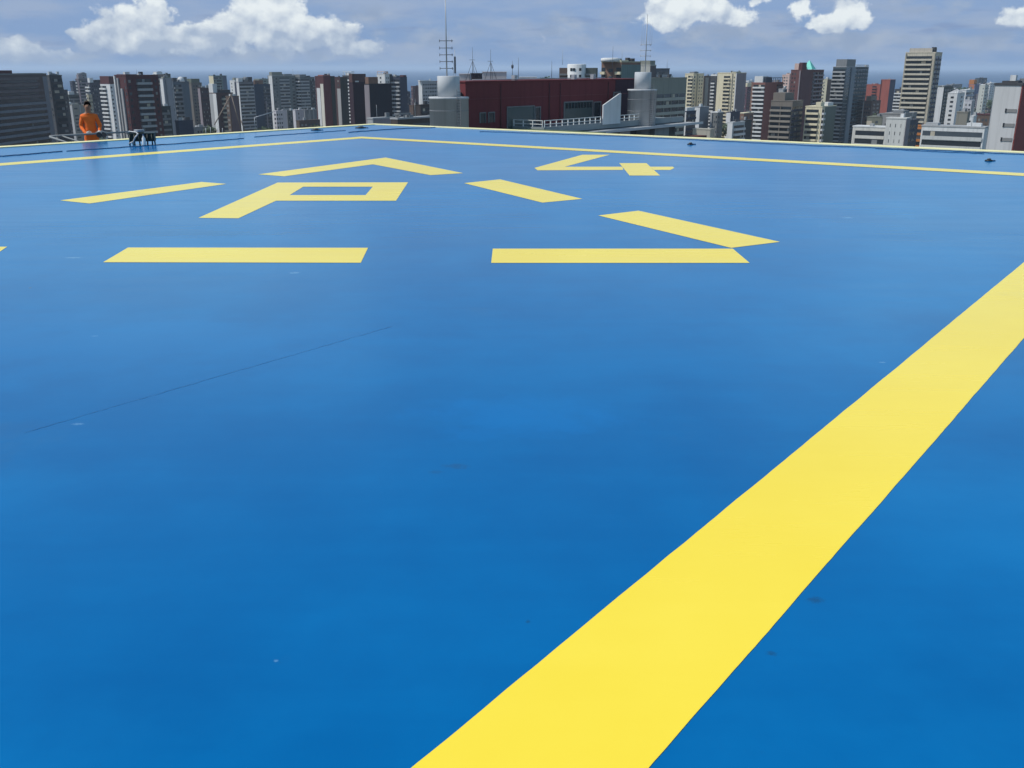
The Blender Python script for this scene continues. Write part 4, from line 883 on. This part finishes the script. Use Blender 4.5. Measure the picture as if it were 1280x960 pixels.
def water_tower(px, D, yt, ym_, label, fw, sc=1.0):
    c = at(px, ym_, D); o = thing('water_tower', label, 'water tower', (c.x, c.y, 0)); zt = at(px, yt, D).z; zm = at(px, ym_, D).z
    r = fw / 2 * D / F; r2 = r * .57
    g = MB(); g.lathe([(r, 30), (r, zm - .25), (r + .06, zm - .24), (r + .06, zm)], 12); g.build('tank', cm, o)
    g = MB(); g.lathe([(r2, zm + .002), (r2, zt), (r2 * .96, zt + .05)], 40); g.build('stair_drum', cm, o)
    for zz in (zm - 1.6, zm - 3.4, zm - 5.2):
        g = MB(); g.lathe([(r + .012, zz), (r + .012, zz + .05)], 12); g.build('formwork_joint', wall('joint_grey', (.30, .31, .33)), o)
    g = MB(); x = r * .55; y_ = -r * .86
    for sx in (-.2, .2): g.tube([(x + sx, y_ - .12, 40), (x + sx, y_ - .12, zm + .9)], .03, 6)
    for i in range(40): g.tube([(x - .2, y_ - .12, zm + .6 - i * .32), (x + .2, y_ - .12, zm + .6 - i * .32)], .02, 5)
    g.build('ladder', DSTEEL, o)
    return c, zt, r2
c1, z1, r_ = water_tower(561, 120, 95.5, 121, 'stepped concrete water tower left of the red penthouse', 47)
c2, z2, r2_ = water_tower(803, 163, 90.5, 111.5, 'stepped concrete water tower right of the red penthouse', 34.5)
def mast(x, y, z, h, arms, label, aw=1.6, r=.05, whips=False, dx=0.0):
    o = thing('antenna_mast', label, 'antenna', (x, y, z))
    g = MB(); g.tube([(0, 0, 0), (-.0 * h, 0, h)], r * 1.6, 8, r * .9); g.build('pole', STEEL, o)
    for a_ in arms:
        g = MB(); g.tube([(-aw / 2 + dx, 0, a_), (aw / 2 + dx, 0, a_)], r * .8, 6)
        for q in (-.5, .42): g.tube([(aw * q + dx, 0, a_ - .16), (aw * q + dx, 0, a_ + .16)], r * .7, 6)
        g.build('crossarm', DSTEEL if not whips else STEEL, o)
    return o
def zpx(px, py, D): return at(px, py, D).z
ar = [zpx(559, yy, 120) - z1 for yy in (51, 60, 68.5, 77, 85.5)]
m1 = mast(at(558.5, 90, 120).x, 120, z1, zpx(558, -12, 120) - z1, ar, 'tall lattice aerial with five crossarms on the left water tower', 1.6, .055)
box('antenna_panel', .22, .12, 1.9, DSTEEL, m1, (1.0, 0, .35))
g = MB(); g.tube([(1.0, 0, 0.02), (1.0, 0, 3.0)], .03, 6); g.tube([(.8, 0, .02), (.8, 0, 1.6)], .02, 6); g.build('pole', STEEL, m1)
ar = [zpx(808, yy, 163) - z2 for yy in (56, 63, 70)]
m2 = mast(at(806.5, 88, 163).x, 163, z2, zpx(808, 18, 163) - z2, ar, 'slimmer aerial with three crossarms on the right water tower', 1.7, .055, True)
for q in (-.75, -.4, .55, .85):
    g = MB(); g.tube([(q, 0, ar[0]), (q, 0, ar[0] + 3.2)], .016, 6); g.build('whip', STEEL, m2)
def roof_mast(px, D, ytop, label, legs=True, w=1.0, dish=False):
    b = at(px, 100, D); zt = zpx(px, ytop, D); o = thing('antenna_mast', label, 'antenna', (b.x, b.y, ZR + .16)); h = zt - ZR - .16
    g = MB(); g.tube([(0, 0, 0), (0, 0, h)], .05, 6, .022); g.build('pole', DSTEEL, o)
    if legs:
        for (x, y_) in ((-w, .0), (w, .0), (.3, w)):
            g = MB(); g.tube([(x, y_, .0), (0, 0, h * .60)], .030, 6); g.build('stay', DSTEEL, o)
        g = MB(); g.tube([(-.45, 0, h * .62), (.35, 0, h * .62)], .03, 6); g.build('crossarm', DSTEEL, o)
    if dish:
        g = MB(); g.lathe([(.05, -.1), (.16, 0), (.20, .35), (.05, .5)], 12); g.build('antenna_panel', DSTEEL, o, (0, 0, h * .62))
roof_mast(591, 143, 59, 'three legged aerial standing left on the red penthouse roof')
roof_mast(613.5, 148, 62, 'guyed aerial in front of the pale rooftop box', w=.9)
roof_mast(640.5, 152, 76, 'stubby aerial with dark panel on the red penthouse roof', False, dish=True)
roof_mast(648, 153, 72, 'plain thin pole right of the stubby aerial', False)
roof_mast(689.5, 160, 76, 'thin whip aerial near the green roof tree', False)
roof_mast(765, 168, 58, 'thin whip aerial at the right end of the red roof', False)
def roof_box(x0, x1, y0, D, m, label, nm='rooftop_cabin', dep=3.5):
    a_ = at(x0, y0, D); b_ = at(x1, y0, D); w_ = b_.x - a_.x
    o = thing(nm, label, 'cabin', ((a_.x + b_.x) / 2, D + dep / 2, ZR - 3), 0)
    h = a_.z - (ZR - 3); box('wall', w_, dep, h, m, o); box('roof', w_ + .16, dep + .16, .12, m, o, (0, 0, h + .002)); return o
pale = wall('pale_pink', (.58, .54, .53))
roof_box(603, 633, 90.5, 166, pale, 'long pale cabin behind the guyed aerial on the red roof')
roof_box(574, 587, 93, 158, pale, 'small pale cabin right of the left water tower')
roof_box(588.5, 602, 92.5, 157, wall('dark_plant', (.07, .065, .075)), 'dark plant box behind the three legged aerial')
roof_box(649, 671, 97, 190, WHITE, 'low white cabin on the roof right of the thin pole')
# dark block left of the penthouse wall
g = MB(); g.box(-3, -.11, .5, 2, 0, ZR - 1.3); tag(g.build('low_building', wall('dark_annex', (.035, .035, .045)), None, (O.x, O.y, 0), rzc), 'dark annex between left water tower and the maroon penthouse', 'building')

# ------------------------------------------------------------------ trees
def tree(px, D, ytop, r, label, n=900, group=None):
    b = at(px, ytop, D); o = thing('tree', label, 'tree', (b.x, D, 0), 0, group); zt = b.z; rnd = random.Random(int(px))
    g = MB(); g.tube([(0, 0, 0), (.1, 0, zt - r * 1.2)], r * .09, 8, r * .05)
    for i in range(5):
        a_ = i * 1.26; g.tube([(.1, 0, zt - r * 1.5), (math.cos(a_) * r * .6, math.sin(a_) * r * .6, zt - r * .6)], r * .04, 6, r * .015)
    g.build('trunk', mat('bark', (.09, .07, .05), .9), o)
    lobes = [(rnd.uniform(-.6, .6) * r, rnd.uniform(-.6, .6) * r, zt - r * rnd.uniform(.45, 1.0), r * rnd.uniform(.35, .55)) for _ in range(9)]
    g = MB(); sz = r * .10
    for i in range(n):
        lx, ly, lz, lr = rnd.choice(lobes); d = Vector((rnd.gauss(0, 1), rnd.gauss(0, 1), rnd.gauss(0, 1))).normalized() * lr * rnd.uniform(.7, 1.05)
        c = Vector((lx, ly, lz)) + d; u = Vector((rnd.gauss(0, 1), rnd.gauss(0, 1), rnd.gauss(0, .5))).normalized(); w_ = u.orthogonal().normalized()
        g.quad([c - u * sz, c + w_ * sz * .6, c + u * sz, c - w_ * sz * .6])
    g.build('crown', TREE, o)
tree(681, 215, 91.5, 3.2, 'dark green tree top behind the right half of the red roof', 1400)
for i, (px_, D_, yt, r, lb) in enumerate([(640, 700, 139, 9, 'a'), (905, 640, 150, 7, 'tree crown low beneath the broad cream tower'), (1020, 800, 140, 8, 'tree crown behind short cream block'),
                                   (1195, 1500, 108, 9, 'tree clump top above the gabled white pair'), (1207, 1450, 108, 9, 'tree top between gabled white pair and lavender block'),
                                   (1240, 1200, 122, 9, 'tree top beside the slim pale tower at far right'), (260, 560, 157, 5, 'small tree low left of the leaning poles'),
                                   (330, 600, 158, 6, 'dark tree at foot of the navy slab'), (395, 640, 155, 5, 'small tree beside the squat brown block'), (1098, 620, 141, 6, 'tree in front of brick red towers')]):
    if i: tree(px_, D_, yt, r, lb, 500)
# distant low roofs and greenery filling the blocks between the towers
rnd = random.Random(3); g = MB(); hm = mat('distant_low_roofs', (.30, .22, .17), .9, .4, .02)
ex = [(o.location.x, o.location.y) for o in COL.objects if o.parent is None and o.type == 'EMPTY']
while len(g.f) < 6 * 2600:
    y_ = rnd.uniform(500, 2050); x = rnd.uniform(-.62, .62) * y_
    w_, d_, h_ = rnd.uniform(8, 22), rnd.uniform(8, 22), rnd.uniform(4, 13)
    g.box(x, x + w_, y_, y_ + d_, -.2, h_)
lo = g.build('low_rise_district', hm); lo['kind'] = 'stuff'; tag(lo, 'carpet of low tiled roofs between the towers far below', 'houses')
g = MB(); tm = mat('district_foliage', (.04, .065, .03), .8, .4, .05)
for i in range(5000):
    y_ = rnd.uniform(500, 2080); x = rnd.uniform(-.62, .62) * y_; c = Vector((x, y_, rnd.uniform(5, 11)))
    for k_ in range(3):
        c2_ = c + Vector((rnd.uniform(-3, 3), rnd.uniform(-3, 3), rnd.uniform(-2, 2))); u = Vector((rnd.gauss(0, 1), rnd.gauss(0, 1), rnd.gauss(0, 1))).normalized() * 3; w_ = u.orthogonal().normalized() * 2.4
        g.quad([c2_ - u, c2_ + w_, c2_ + u, c2_ - w_])
lo = g.build('street_tree_canopy', tm); lo['kind'] = 'stuff'; tag(lo, 'scattered dark green tree canopy between the towers', 'trees')

# ------------------------------------------------------------------ sea air
hz = bpy.data.materials.new('sea_haze'); hz.use_nodes = True; t = NT(hz.node_tree); t.n.clear()
pv = t.add('ShaderNodeVolumePrincipled'); pv.inputs['Color'].default_value = (.74, .86, 1, 1); pv.inputs['Density'].default_value = HAZE; pv.inputs['Anisotropy'].default_value = .1
o = t.add('ShaderNodeOutputMaterial'); t.link(pv.outputs[0], o.inputs['Volume'])
g = MB(); g.box(-65000, 65000, -6000, 95000, -3, 125); h = g.build('haze', hz); h['kind'] = 'stuff'
tag(h, 'pale blue sea haze softening the far towers and the horizon', 'haze')
